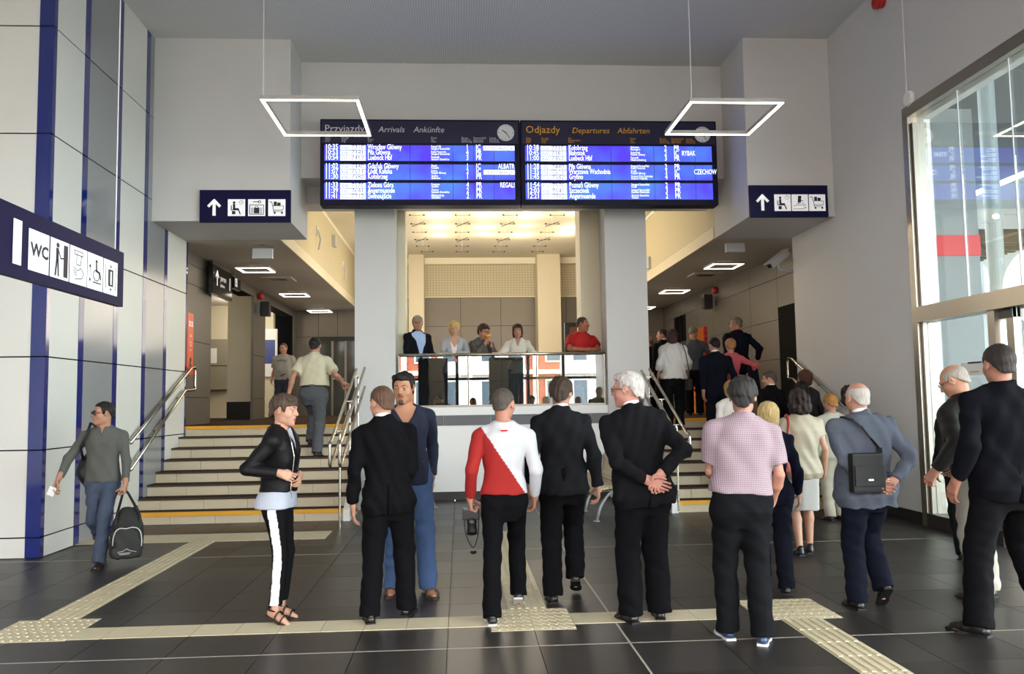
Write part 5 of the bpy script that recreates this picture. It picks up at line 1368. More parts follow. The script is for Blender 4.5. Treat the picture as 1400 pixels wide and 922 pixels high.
        if kind == 'sandal':
            sh_ = so.build('sandal', mat('sole_'+sc.lstrip('#'), sc, .6), t)
            st_ = MB()
            for yy, rr, zz in ((.125, .050, -.062), (.055, .046, -.052)):
                st_.tube([M @ Vector((math.cos(a)*rr*K, yy*L_*K, (zz+math.sin(a)*.048)*K)) for a in np.linspace(-.3, PI+.3, 10)], .007*K, 6)
            st_.tube([M @ Vector((math.cos(a)*.042*K, (-.02+math.sin(a)*.045)*K, -.01*K)) for a in np.linspace(0, 2*PI, 12)[:-1]], .007*K, 6, 0, True)
            st_.build('strap', mat('strap_'+col.lstrip('#'), col, .5), sh_)
            continue
        SF = Field(FW(0, .06, -.03)-.18*K, FW(0, .06, -.03)+.18*K, (.0065 if fine else .010)*K)
        hs = .0 if kind == 'shoe' else -.012
        SF.put(rc(FW(0, -.028, -.052), FW(0, .08*L_, -.050), .037*K, .040*K)); SF.put(rc(FW(0, .08*L_, -.052), FW(-.004*sg, .155*L_, -.064), .041*K, .031*K), .015*K)
        SF.put(rc(FW(0, .02, -.02), FW(0, -.02, .005+hs), .036*K, .036*K), .02*K)
        if kind == 'flat': SF.cut(ell(FW(0, .045, -.015), A3(.034, .07, .035)*K, Rf), .006*K)
        o_ = FW(0, 0, -.072); nw = Rf[:, 2]
        SF.cut(((lambda x, y, z: (x-o_[0])*nw[0]+(y-o_[1])*nw[1]+(z-o_[2])*nw[2]), o_-.5, o_+.5))
        P_, F_ = SF.mesh(); sh_ = mesh_obj('shoe', P_, F_, mat('shoe_'+col.lstrip('#'), col, .32, var=.05, vscale=30), None, t)
        so.build('sole', mat('sole_'+sc.lstrip('#'), sc, .6), sh_)
    # ---------------- upper garments
    def garment(name, g, under=False):
        infl = g.get('fit', .012); hem = g.get('hem', -.06); sleeve = g.get('sleeve', 'long'); flare = g.get('flare', .010 if g.get('hem', -.06) < .06 else .0); padr = g.get('pad', 0.)
        pts = [hip0, *sh]
        if sleeve: pts += [a[0] for a in armj]
        if sleeve == 'long': pts += [a[1] for a in armj]
        pts = np.array(pts); lo_ = pts.min(0)-A3(.15, .2, .10); hi_ = pts.max(0)+A3(.15, .2, .12); lo_[2] = min(lo_[2], hip0[2]+hem-.04); lo_[:2] = np.minimum(lo_[:2], hip0[:2]-A3(.26, .24)[:2] if False else hip0[:2]-np.array([.27, .26])); hi_[:2] = np.maximum(hi_[:2], hip0[:2]+np.array([.27, .26])); hi_[2] = max(hi_[2], nb[2]+.07)
        G = Field(lo_*K, hi_*K, gh)
        st = stn(infl, hem, g.get('ztop', .575), flare); 
        if g.get('loose'): 
            m_ = (st[:, 0] > .0) & (st[:, 0] < .42); st[m_, 1] = np.maximum(st[m_, 1], st[m_, 1]*.4+.6*(.172*bw+infl)); st[m_, 2] = np.maximum(st[m_, 2], .5*st[m_, 2]+.5*(.118+infl))
        # torso follows pelvis below the waist and chest above it
        G.put(loft(hip0*K, Rc, st*K, 2.6))
        for i, q in enumerate((-1, 1)):
            e, w = armj[i][0], armj[i][1]; S = sh[i]; ar = g.get('arm', .062)*bw**.5*(.9 if female else 1)
            G.put(rc(TC(q*.050, -.015, .532)*K, (S+Rc @ A3(0, 0, padr))*K, (.038+infl)*K, (.040+infl)*K), .03*K)
            if sleeve == 'long':
                G.put(rc((S-Rc @ A3(q*.006, 0, .010))*K, e*K, (ar*.96+infl*.3)*K, (ar*.86)*K), .012*K); d = w-e; wr = w-nrm(d)*g.get('cuff_up', .02)
                if g.get('puff'): G.put(rc(e*K, (e+(w-e)*.6)*K, ar*1.05*K, ar*1.1*K), .02*K)
                G.put(cc(e*K, wr*K, ar*.88*K, g.get('cuff', .044)*K, 9, 0.), .015*K)
            elif sleeve == 'short':
                f_ = g.get('slen', .72); G.put(cc(S*K, (S+(e-S)*f_)*K, (ar+infl*.5)*K, (ar+g.get('sflare', .012))*K, 9, 0.), .03*K)
            elif sleeve == 'threeq':
                G.put(rc(S*K, e*K, (ar+.01)*K, (ar+.012)*K), .03*K); G.put(cc(e*K, (e+(w-e)*.45)*K, (ar+.012)*K, (ar+.022)*K, 9, 0.), .02*K)
        if g.get('skirt'):
            ln = g['skirt']; G2 = None
        # neck opening
        nr = g.get('neck', .062); up = Rc @ A3(0, 0, 1); ft = .86 if female else 1.
        if g.get('collar'):
            u_ = nrm(Rc @ A3(0, .22, 1)); c_hi = nb+u_*(.012+g['collar']*.75)+Rc @ A3(0, -.012, 0)
            G.put(cc((nb-u_*.06)*K, c_hi*K, .088*K*ft, .0655*K*ft, 9, 0.), .02*K); nr = .0575*ft
            G.cut(rc((nb+u_*.012)*K, (nb+u_*.25)*K, nr*K, nr*1.02*K), .004*K)
        else: G.cut(rc((nb-up*.0)*K, (nb+up*.2)*K, nr*.92*K, nr*1.3*K), .01*K)
        if False:
            cr = g['collar']; c0 = TC(0, -.018, .560)
            def ring(x, y, z, c0=c0*K, u=nrm(Rc @ A3(0, -.30, 1))):
                px, py, pz = x-c0[0], y-c0[1], z-c0[2]; hgt = px*u[0]+py*u[1]+pz*u[2]; r = np.sqrt(np.maximum(px*px+py*py+pz*pz-hgt*hgt, 0)); 
                return np.maximum(np.abs(r-(nr+.010)*K-hgt*-.12)-.0075*K, np.abs(hgt-cr*.5*K)-cr*.5*K)
            G.put((ring, (c0-.12)*K, (c0+.12)*K), .010*K)
        if g.get('vneck'):
            zv, wv_ = g['vneck']; 
            ri = Rc
            def vee(x, y, z):
                px, py, pz = x-hip0[0]*K, y-hip0[1]*K, z-hip0[2]*K; lx = ri[0, 0]*px+ri[1, 0]*py+ri[2, 0]*pz; ly = ri[0, 1]*px+ri[1, 1]*py+ri[2, 1]*pz; lz = ri[0, 2]*px+ri[1, 2]*py+ri[2, 2]*pz
                return np.maximum(np.abs(lx)-(lz-zv*K)*wv_, .02*K-ly)
            G.cut((vee, (nb-A3(.25, .3, .6))*K, (nb+A3(.25, .35, .2))*K), .004*K)
        if g.get('vent'):
            def vent(x, y, z):
                px, py, pz = x-hip0[0]*K, y-hip0[1]*K, z-hip0[2]*K; return np.maximum(np.maximum(np.abs(px)-.004*K, py+.04), pz-(hem+.22)*K)
            G.cut((vent, (hip0-A3(.1, .4, .5))*K, (hip0+A3(.1, .1, .3))*K))
        nfd = g.get('fold', .0045)
        if nfd: G.wrinkle(nfd*.8, [(rng.uniform(-26, 26), rng.uniform(-12, 12), rng.uniform(16, 34), rng.uniform(0, 6), 2.2, 13), (rng.uniform(22, 38)*rng.choice((-1, 1)), 8, rng.uniform(8, 20), rng.uniform(0, 6), 1.8, 9), (rng.uniform(40, 70)*rng.choice((-1, 1)), 10, 22, rng.uniform(0, 6), 1.0, 10)])
        P_, F_ = G.mesh(); m = g.get('mat') or cloth(g.get('col', '#16161a'), g.get('cloth', 'wool')); ms = [m]; mi = None
        if g.get('split'):
            c_ = cen(P_, F_)/K; c_ = (c_-hip0) @ Rc; mi = g['split'](c_).astype(int); ms.append(cloth(g['col2'], g.get('cloth', 'wool')))
        return mesh_obj(name, P_, F_, ms, mi, t)
    if top:
        if top.get('under'):
            u = dict(fit=.006, hem=-.05, sleeve=None, neck=.056, fold=.0, cloth='cotton'); u.update(top['under']); garment(u.get('name', 'shirt'), u, True)
        tg = garment(top.get('name', 'jacket'), top)
        if top.get('shirt_collar'):
            mbc = MB(); u0 = nrm(Rc @ A3(0, .22, 1)); c0 = nb+u0*(.030+top.get('collar', .03)*.75)+Rc @ A3(0, -.012, 0); ring_ = []
            u = u0; e1 = nrm(np.cross(u, A3(0, 1, 0))); e2 = np.cross(u, e1); v = []; f = []; n = 28
            for j in range(n):
                a = 2*PI*j/n; d = e1*math.cos(a)+e2*math.sin(a)
                for rr, hz in ((.0590, -.045), (.0605, -.006), (.0585, -.002), (.0555, -.03)): v.append((c0+d*rr*(1.0 if not female else .85)+u*hz)*K)
            for j in range(n):
                for q in range(3): a, b2 = j*4+q, ((j+1) % n)*4+q; f.append((a, b2, b2+1, a+1))
            mbc.add(v, f); mbc.build('shirt_collar', cloth(top['shirt_collar'], 'cotton'), t, smooth=True)
    J = dict(sh=sh, arm=armj, hip=hip0, TC=TC, hc=hc, K=K, root=t, HW=HW, Rh=Rh, leg=legj, nb=nb, Rc=Rc)
    for ex in extras:
        if ex == 'glasses' or ex == 'sunglasses':
            g = MB(); ln_ = MB(); dark = ex == 'sunglasses'
            for q in (-1, 1):
                c0 = A3(q*.032, .098, .006); w_, h_ = (.027, .021) if dark else (.024, .016)
                ring_ = [Vector(HW(c0[0]+w_*math.cos(a), c0[1]-abs(math.cos(a)*w_+q*0)*.0-.25*max(0, q*math.cos(a))*w_, c0[2]+h_*math.sin(a))) for a in np.linspace(0, 2*PI, 17)[:-1]]
                g.tube(ring_, .0022*K if not dark else .003*K, 5, 0, True)
                ln_.add([Vector(HW(*c0))]+ring_, [(0, 1+j, 1+(j+1) % 16) for j in range(16)])
                g.tube([Vector(HW(q*.058, .092, .008)), Vector(HW(q*.076, .04, .010)), Vector(HW(q*.080, -.01, .008)), Vector(HW(q*.079, -.03, -.012))], .0022*K, 5)
            g.tube([Vector(HW(-.008, .103, .009)), Vector(HW(.008, .103, .009))], .002*K, 5)
            gg = g.build('spectacles', M_wire if not dark else M_dark, t)
            ln_.build('lenses', M_lens if dark else M_lensc, gg)
    return J
# ================================================================== THE PEOPLE IN THE HALL
HB = lambda x, z, y=.03: dict(at=(x, y, z))
SUIT = dict(name='jacket', fit=.022, hem=-.15, flare=.012, pad=.012, collar=.035, cuff=.046, shirt_collar='#e9eaec', col='#0d0d10', fold=.0085, vent=True)
def suit(**k): d = dict(SUIT); d.update(k); return d
def lg(**k): d = dict(kind='trousers', col='#0c0c0f', fit=.016, hem=.078, knee=.078); d.update(k); return d
P = {}
P['bag'] = person('man in grey long-sleeved top and sunglasses walking by the left wall', -3.67, 8.92, 0, 1.70, PI+.12, tone='#c08f76', hair='crop', hcol='#1c1716', head=(-1.0, .0, 0), lean=.0,
    feet=[(-.03, .17, 0, .05, 0), (.07, -.34, .10, -.1, -.6)], arms=[dict(at=(-.24, .02, .86), palm=(1, 0, 0), curl=1.1, dir=(0, 0, -1)), dict(at=(.40, .12, .95), pole=(.6, -1, 0), dir=(.35, .1, -1), curl=.5)],
    top=dict(name='henley_shirt', fit=.018, hem=-.03, col='#52534f', cloth='cotton', neck=.068, arm=.058, cuff=.036, vneck=(.47, .25), fold=.005), legs=lg(col='#3c485c', cloth='denim', waist=.04, fit=.004, hem=.070, knee=.07, fold=.006), shoes='#26241f', extras=('sunglasses',))
P['stripe'] = person('woman in a black leather jacket and white side-striped trousers, in profile', -1.40, 6.46, 0, 1.65, -PI/2-.22, female=True, tone='#d6a58e', hair='pixie', hcol='#4b3a30', head=(.05, -.08, 0), lean=.04,
    feet=[(-.10, .02, .03, .1, -.3), (.08, .05, .03, -.25, -.3)], arms=[dict(at=(-.04, .20, 1.16), pole=(-.5, -1, -.3), dir=(.7, .3, -.4), palm=(0, -1, 0), curl=.7), dict(at=(.20, .14, 1.20), pole=(.3, -1, -.1), dir=(-.35, .9, -.35), palm=(-.6, -.6, 0), curl=.8)],
    top=dict(name='leather_jacket', fit=.034, hem=.06, col='#0d0c0e', cloth='leather', arm=.066, cuff=.05, fold=.005, collar=.02, neck=.06, vneck=(.36, .30), under=dict(name='blouse', fit=.013, hem=-.075, flare=.036, col='#a9afbc', sleeve=None, fold=.003, neck=.075)), legs=lg(col='#101012', fit=.004, hem=.050, knee=.060, low=-.035, stripe='#e4e6ea', fold=.003), shoes=dict(col='#17130f', sole='#2a2019', kind='sandal'))
P['suit'] = person('man in a black suit from behind, talking to the man in the navy sweater', -.56, 6.38, 0, 1.74, .06, side=-.06, build=1.07, tone='#cf9f88', hair='crop', hcol='#5b4333', head=(.62, -.08, 0),
    feet=[(-.12, -.07, 0, .15, 0), (.15, .12, 0, -.3, 0)], arms=[dict(at=(-.25, .0, .88), pole=(-.1, -1, 0), palm=(1, .3, 0)), dict(at=(.14, .24, 1.02), pole=(.3, -1, 0))], top=suit(hem=-.14), legs=lg(), shw=.98)
P['navy'] = person('tall dark-haired man in a navy V-neck sweater and blue jeans facing the camera', -.455, 7.22, 0, 1.87, PI+.05, build=.98, tone='#c08c6e', hair='short', hcol='#14100e', head=(-.28, -.12, .0), side=.06, beard='#5a4133',
    feet=[(-.16, .06, 0, .3, 0), (.12, -.04, 0, -.15, 0)], arms=[dict(at=(-.20, -.10, .92), pole=(-.2, -1, 0)), dict(at=(.19, -.12, .94), pole=(.25, -1, 0))],
    top=dict(name='sweater', fit=.014, hem=-.08, col='#121930', cloth='cotton', vneck=(.40, .62), cuff=.04, arm=.058, fold=.005), legs=lg(col='#3c547c', cloth='denim', fit=.012, hem=.078, knee=.074, fold=.005), shoes=dict(col='#4a3527', sole='#3a2c22', kind='sandal'))
P['red'] = person('man in a diagonally split red and white shirt seen from behind', .33, 6.42, 0, 1.74, 0., build=1.02, tone='#c98f78', hair='buzz', hcol='#4f463f', head=(-.45, -.05, 0),
    feet=[(-.12, -.26, 0, .05, 0), (.11, .22, .05, -.1, -.45)], arms=[dict(at=(-.27, .0, .90), palm=(1, 0, 0), curl=1.2, dir=(.1, .3, -1)), dict(at=(.24, .04, .90), palm=(-1, .2, 0), curl=.5)],
    top=dict(name='split_shirt', fit=.016, hem=.02, col='#c6c6ca', col2='#981815', cloth='cotton', split=lambda c: c[:, 2] < .27-1.52*c[:, 0], arm=.058, cuff=.036, fold=.004, neck=.060), legs=lg(fit=.003, hem=.068, knee=.076, waist=.06), shoes=dict(col='#1b1b1d', sole='#c9c9cc'))
P['blazer'] = person('brown-haired man in a charcoal blazer beside the man in the red-and-white shirt', .81, 6.75, 0, 1.79, -.03, build=1.1, tone='#c9967f', hair='fluffy', hcol='#3a2d22', head=(-.25, -.12, 0),
    feet=[(-.09, .02, 0, .1, 0), (.11, .20, .10, -.15, -.5)], arms=[dict(at=(-.26, .08, .93)), dict(at=(.30, .10, .90), curl=.6)], top=suit(hem=-.10, col='#1b1c1f', fit=.026), legs=lg(), shw=1.0)
P['white'] = person('white-haired man in a dark suit with hands clasped behind his back', 1.31, 6.13, 0, 1.81, .10, build=1.18, tone='#d39a8a', hair='short', hcol='#bdb8b2', head=(.95, -.02, 0), side=-.12,
    feet=[(-.10, -.02, 0, .25, 0), (.13, .03, 0, -.2, 0)], arms=[dict(at=(-.01, -.215, 1.02), pole=(-1, -.1, .1), dir=(.8, .0, -.35), palm=(0, -1, 0), curl=.6), dict(at=(.09, -.205, 1.06), pole=(1, -.1, .1), dir=(-.5, -.1, -.75), palm=(0, -1, 0), curl=.5)],
    top=suit(hem=-.13, col='#141417', fit=.026), legs=lg(hem=.088, knee=.086), extras=('glasses',), shw=1.0)
P['check'] = person('grey-haired man in a pink checked short-sleeved shirt, seen from behind', 1.86, 5.56, 0, 1.74, -.08, build=1.14, tone='#c7917c', hair='fluffy', hcol='#292625', head=(-.25, -.05, 0), side=.06,
    feet=[(-.10, .06, 0, .12, 0), (.10, -.08, 0, -.35, 0)], arms=[dict(at=(-.10, .27, 1.08), pole=(-.5, -1, -.5)), dict(at=(.245, .10, .92), palm=(-1, 0, 0), curl=.9, dir=(-.35, .2, -1))],
    top=dict(name='checked_shirt', fit=.024, hem=.055, mat=check_mat(), sleeve='short', slen=.78, sflare=.012, collar=.03, arm=.060, fold=.005, loose=True), legs=lg(col='#131417', waist=.10, hem=.076), shoes=dict(col='#2b3d5c', sole='#d8d8d8'), shw=1.0)
P['blonde'] = person('blonde-haired woman in a navy trouser suit beside the man in the checked shirt', 2.58, 6.92, 0, 1.56, -.2, female=True, tone='#d9ab95', hair='bob', hcol='#b59c68', build=1.1,
    feet=[(-.08, .14, .0, .1, 0), (.09, -.10, 0, -.1, 0)], arms=[HB(-.25, .92), dict(at=(.27, .06, .90))], top=suit(col='#0e1120', hem=-.12, shirt_collar=None, fit=.02), legs=lg(col='#12141f', hem=.072))
P['dress'] = person('woman with wavy dark hair in a beige dress walking towards the stairs', 3.50, 8.45, 0, 1.67, -.05, female=True, tone='#d3a48c', hair='curly', hcol='#231812', build=1.08,
    feet=[(-.09, -.04, 0, .1, 0), (.07, .10, 0, -.1, 0)], arms=[HB(-.24, .93), dict(at=(.27, .10, .92))], top=dict(name='dress_top', fit=.030, hem=-.12, col='#9f947f', cloth='silk', sleeve='short', slen=.5, loose=True, fold=.006), legs=dict(kind='skirt', len=.46, col='#aeaba6'), shoes=dict(col='#15161c', sole='#15161c', kind='flat'))
P['grey'] = person('bald man in a grey-blue jacket with a black shoulder bag on his back', 3.05, 6.30, 0, 1.71, .03, build=1.2, tone='#d09c86', hair='bald', hcol='#b9b3ab', head=(.12, -.03, 0), side=-.04,
    feet=[(-.08, -.02, 0, .05, 0), (.14, -.02, .10, -.1, -.75)], arms=[dict(at=(-.02, -.235, .98), pole=(-1, -.1, .1), dir=(.9, 0, -.15), palm=(0, -1, 0), curl=.6), dict(at=(.16, -.215, 1.02), pole=(1, -.05, .1), dir=(-.7, -.1, -.5), palm=(0, -1, 0), curl=.5)],
    top=suit(col='#565c68', cloth='wool', hem=-.15, fit=.034, fold=.011), legs=lg(col='#10141f', hem=.08, fold=.005), shw=1.12)
P['bomber'] = person('balding man in a dark leather jacket and cream trousers by the glass door', 3.99, 6.42, 0, 1.86, .35, build=1.12, tone='#cf9a80', hair='bald', hcol='#a59d92', head=(.35, -.45, 0), lean=.10, side=-.12,
    feet=[(.0, -.05, 0, .1, 0), (.20, .05, 0, -.1, 0)], arms=[dict(at=(-.33, .02, .98), curl=.8, palm=(1, 0, 0)), dict(at=(.2, .2, 1.0))], top=dict(name='bomber_jacket', fit=.036, hem=.02, col='#1e1d1c', cloth='leather', collar=.035, arm=.07, cuff=.046, fold=.006), legs=lg(col='#a59f93', cloth='cotton', hem=.085, knee=.082, fold=.006), shoes='#2a221c', extras=('glasses',))
P['right'] = person('tall man in a black suit at the right edge of the picture', 3.67, 5.55, 0, 1.97, -.02, build=1.12, tone='#c58d78', hair='crop', hcol='#2e2521', head=(-.02, -.05, 0), side=.02,
    feet=[(-.22, -.05, 0, .55, 0), (.30, .10, .03, -.1, -.3)], arms=[dict(at=(-.27, .02, .93)), dict(at=(.27, .02, .93))], top=suit(col='#0e0f15', hem=-.13, shirt_collar=None), legs=lg(col='#0d0d10', hem=.085), shw=1.08)
P['behind'] = person('dark-haired person in dark clothes behind the two men at the glass door', 5.0, 8.15, 0, 1.70, -.3, fine=False, tone='#c7967f', hair='short', hcol='#17120f', feet=[(-.10, -.28, .03, 0, -.4), (.1, .15, 0, 0, 0)], top=suit(col='#17171a'), legs=lg(col='#141416'))
# ---- left stairs and landing
P['polo'] = person('man in a cream polo shirt climbing the left stairs with one hand on the rail', -2.33, 13.24, .79, 1.89, -.12, build=1.2, belly=.03, tone='#c38f76', hair='crop', hcol='#1f1916', head=(.1, .0, 0), lean=.05,
    feet=[(-.08, .30, .158, .05, 0), (.10, .02, 0, -.05, 0)], arms=[dict(at=(-.33, .02, .93)), dict(at=(.42, .30, 1.08), pole=(.6, -.8, -.7), dir=(.3, 1, -.1), palm=(0, 0, -1), curl=.9)],
    top=dict(name='polo_shirt', fit=.022, hem=.105, col='#c2bba0', cloth='cotton', sleeve='short', slen=.75, collar=.03, loose=True, fold=.004), legs=lg(col='#55585b', hem=.075, belt='#121212', waist=.12), shoes='#3a1f18')
P['tee'] = person('man in a grey lettered T-shirt standing on the left landing', -3.83, 18.5, LAND, 1.68, PI-.1, build=1.15, belly=.03, fine=False, tone='#c48d78', hair='buzz', hcol='#4b3a30', head=(-.1, -.1, 0), feet=[(-.13, 0, 0, .2, 0), (.13, 0, 0, -.2, 0)],
    arms=[dict(at=(-.25, .08, .95)), dict(at=(.25, .08, .95))], top=dict(name='t_shirt', fit=.02, hem=-.02, col='#908e88', cloth='cotton', sleeve='short', loose=True), legs=lg(col='#262c3a', cloth='denim'))
# ---- balcony
P['b_suit'] = person('moustached man in a dark suit and light blue shirt leaning on the balcony rail', -.72, 14.42, LAND, 1.83, PI+.55, tone='#b98a72', hair='short', hcol='#8f8a80', head=(-.35, .0, 0), beard='#7d6f62', arms=[dict(at=(-.22, .28, 1.10), dir=(.3, 1, 0), palm=(0, 0, -1)), dict(at=(.16, .25, 1.1), dir=(-.3, 1, 0), palm=(0, 0, -1))],
    top=suit(col='#15161c', vneck=(.12, .34), shirt_collar='#9fb3d6', under=dict(col='#9fb3d6')), legs=lg(col='#15161c'), extras=('glasses',), fine=True)
P['b_blond'] = person('blonde woman in a pale grey cardigan leaning on the balcony rail', -.09, 14.44, LAND, 1.72, PI, female=True, tone='#d5a48c', hair='bob', hcol='#c9a868', head=(0, -.1, 0), lean=.10, build=1.12,
    arms=[dict(at=(-.04, .42, 1.19), pole=(-1, -.3, -.4), dir=(.75, .6, -.3), palm=(0, 0, -1), curl=.4), dict(at=(.05, .44, 1.16), pole=(1, -.3, -.4), dir=(-.6, .6, -.45), palm=(0, 0, -1), curl=.4)],
    top=dict(name='cardigan', fit=.022, hem=-.08, col='#a3a4a4', cloth='cotton', vneck=(.16, .22), under=dict(col='#e6dcdc', name='camisole', vneck=(.38, .6)), fold=.005), legs=lg(col='#2a3450', cloth='denim'))
P['b_eat'] = person('person in a grey patterned jacket eating a bun at the balcony rail', .33, 14.46, LAND, 1.68, PI+.55, tone='#c8917a', hair='fluffy', hcol='#3b2a20', head=(.15, -.22, 0), lean=.22, build=1.08,
    arms=[dict(at=(-.07, .30, 1.38), pole=(-.7, -.2, -1), dir=(.3, .3, .9), palm=(.8, 0, 0), curl=.8), dict(at=(.06, .30, 1.40), pole=(.9, .2, -1), dir=(-.25, .2, .9), palm=(-.8, 0, 0), curl=.8)],
    top=dict(name='patterned_jacket', fit=.03, hem=-.08, mat=mat('camouflage_grey', '#4f4a44', .85, var=.55, vscale=16), fold=.005), legs=lg(col='#202226'), extras=('glasses',))
P['b_long'] = person('woman with long brown hair in a white blouse at the balcony rail', 1.01, 14.47, LAND, 1.67, PI-.15, female=True, tone='#c4937c', hair='long', hcol='#3d231a', head=(.1, -.05, .05),
    arms=[dict(at=(-.15, .30, 1.14), pole=(-1, -.4, -.4), dir=(.8, .4, 0), palm=(0, 0, -1)), dict(at=(.15, .32, 1.14), pole=(1, -.4, -.4), dir=(-.8, .4, 0), palm=(0, 0, -1))],
    top=dict(name='blouse', fit=.022, hem=-.08, col='#cfcabd', cloth='silk', sleeve='threeq', vneck=(.42, .35), fold=.005), legs=lg(col='#7d808a', cloth='cotton'))
P['b_red'] = person('man in a red T-shirt leaning on the right end of the balcony rail', 2.10, 14.47, LAND, 1.79, PI+.25, tone='#b5765c', hair='buzz', hcol='#3b322d', head=(.95, .0, 0), lean=.14, build=1.08,
    arms=[dict(at=(-.03, .42, 1.20), pole=(-1, -.3, -.4), dir=(.7, .5, .1), palm=(0, -.4, -1), curl=.8), dict(at=(.12, .42, 1.20), pole=(1, -.3, -.4), dir=(-.7, .4, .1), palm=(0, -.4, -1), curl=.8)],
    top=dict(name='t_shirt', fit=.018, hem=-.05, col='#a81316', cloth='cotton', sleeve='short', slen=.72, sflare=.02, fold=.005), legs=lg(col='#55677a', cloth='denim'))
# ---- right stairs and landing
P['s_blouse'] = person('woman with long hair in a loose white blouse climbing the right stairs', 3.61, 14.0, 1.106, 1.67, -.1, female=True, tone='#c99a84', hair='long', hcol='#3a2318', build=1.12, fine=False,
    arms=[HB(-.27, .96), HB(.27, .96)], top=dict(name='blouse', fit=.045, hem=-.06, col='#c4c2bd', cloth='silk', sleeve='threeq', loose=True, flare=.02, fold=.008), legs=lg(col='#121214'))
P['s_profile'] = person('dark-haired man in black on the landing, head turned left', 4.12, 16.75, LAND, 1.76, .3, fine=False, tone='#c08a72', hair='crop', hcol='#1c1512', head=(.9, 0, 0), top=suit(col='#141417'), legs=lg())
P['s_left'] = person('person in black half hidden behind the right pillar on the landing', 4.10, 17.95, LAND, 1.70, .2, fine=False, hair='short', hcol='#7a5a3c', head=(.6, 0, 0), top=suit(col='#101012', shirt_collar=None), legs=lg())
P['s_tee'] = person('grey-haired man in a dark grey T-shirt facing the orange totem', 4.70, 16.6, LAND, 1.79, -.25, fine=False, tone='#c59079', hair='crop', hcol='#6e655c', head=(-.6, -.35, 0), build=1.12, arms=[HB(-.25, .93), dict(at=(.22, .22, 1.15), pole=(1, -.5, -.4), curl=.9)],
    top=dict(name='t_shirt', fit=.02, hem=-.05, col='#3c4048', cloth='cotton', sleeve='short', loose=True), legs=lg(col='#15161a'))
P['s_navy'] = person('man in a navy suit climbing the right stairs beside the woman in the white blouse', 4.17, 13.3, .79, 1.82, .0, tone='#c08a74', hair='crop', hcol='#15110f', head=(.15, -.15, 0), build=1.12, fine=False, feet=[(-.1, .02, 0, 0, 0), (.1, .3, .158, 0, 0)],
    arms=[dict(at=(-.25, .02, .92)), dict(at=(.25, .02, .92))], top=suit(col='#10131e'), legs=lg(col='#12141d'), shw=1.06)
P['s_pink'] = person('short-haired woman in a coral pink jacket with one arm held out on the right stairs', 4.52, 13.66, .948, 1.66, -.2, female=True, tone='#cd967e', hair='pixie', hcol='#a8794a', head=(.1, -.1, 0), fine=False, feet=[(-.1, 0, 0, 0, 0), (.1, .3, .158, 0, 0)],
    arms=[HB(-.24, .95), dict(at=(.33, .26, 1.12), pole=(1, -.5, -.2), dir=(1, .3, -.3))], top=dict(name='jacket', fit=.024, hem=-.08, col='#b9535a', cloth='cotton', fold=.005), legs=lg(col='#16161a'))
P['s_scarf'] = person('man in glasses, navy jacket and red scarf near the right stair top', 5.05, 14.95, LAND, 1.81, .1, tone='#b98a76', hair='crop', hcol='#6d6250', head=(.75, 0, 0), build=1.2, fine=False,
    arms=[HB(-.25, .95), dict(at=(.42, .10, 1.02), pole=(.7, -1, 0), dir=(.2, 0, -1))], top=suit(col='#10131f', shirt_collar='#b3262c', collar=.02), legs=lg(), extras=('glasses',), shw=1.08)
P['s_black'] = person('grey-haired man in a black suit low on the right stairs, looking left', 4.62, 12.25, .316, 1.68, .35, tone='#cf9880', hair='crop', hcol='#4d4843', head=(.7, -.1, 0), build=1.1, top=suit(), legs=lg(), fine=False, shw=1.05)
P['s_yellow'] = person('fair-haired woman in white hidden behind the man in the checked shirt', 3.93, 12.0, .158, 1.68, 0, female=True, hair='bob', hcol='#a8834c', top=dict(name='blouse', fit=.03, hem=-.1, col='#dcd9d2', cloth='silk', loose=True), legs=lg(), fine=False)
P['s_brown'] = person('brown-haired woman in black by the handrail on the white wall', 5.18, 12.3, .316, 1.68, .2, female=True, hair='bob', hcol='#4a2d1d', head=(.5, -.1, 0), top=dict(name='cardigan', fit=.022, hem=-.1, col='#121214', cloth='cotton'), legs=lg(), fine=False)
P['s_bob'] = person('black-haired woman in a black jacket low on the right stairs', 4.97, 11.95, .158, 1.66, .1, female=True, hair='bob', hcol='#100d0d', head=(.2, -.1, 0), top=dict(name='jacket', fit=.022, hem=-.1, col='#0f0f11', cloth='cotton'), legs=lg(), fine=False)
P['s_orange'] = person('woman with short ginger hair in a pale green-white top before the right stairs', 4.86, 10.75, 0, 1.63, .1, female=True, tone='#c99680', hair='pixie', hcol='#a5743c', head=(.1, -.2, 0), build=1.15, top=dict(name='top', fit=.026, hem=-.08, col='#b3b4a4', cloth='cotton', loose=True), legs=lg(col='#b9b2a0', cloth='cotton'), fine=False)
P['s_curly'] = person('woman with curly dark hair behind the bald man in the grey-blue jacket', 5.25, 11.05, 0, 1.72, 0, female=True, hair='curly', hcol='#2a1c18', top=dict(name='patterned_blouse', fit=.022, hem=-.1, mat=mat('pattern_blouse', '#77706c', .8, var=.7, vscale=40)), legs=lg(), fine=False)
P['s_hidden'] = person('dark-haired man just visible behind the white-haired man', 1.93, 9.1, 0, 1.70, 0, hair='crop', hcol='#2b2624', top=suit(col='#1a1b1f'), legs=lg(), fine=False)
# ================================================================== THINGS PEOPLE CARRY
def wpt(J, p, scaled=False):
    q = p if scaled else A3(*p)*J['K']; r = J['root']; a = r.rotation_euler[2]
    return Vector((q[0]*math.cos(a)-q[1]*math.sin(a)+r.location.x, q[0]*math.sin(a)+q[1]*math.cos(a)+r.location.y, q[2]+r.location.z))
M_bagb = mat('bag_black', '#121213', .6, bump=.1, bscale=200); M_bagd = mat('bag_charcoal', '#232523', .7, bump=.15, bscale=250); M_pip = mat('piping_silver', '#b9bcbc', .4)
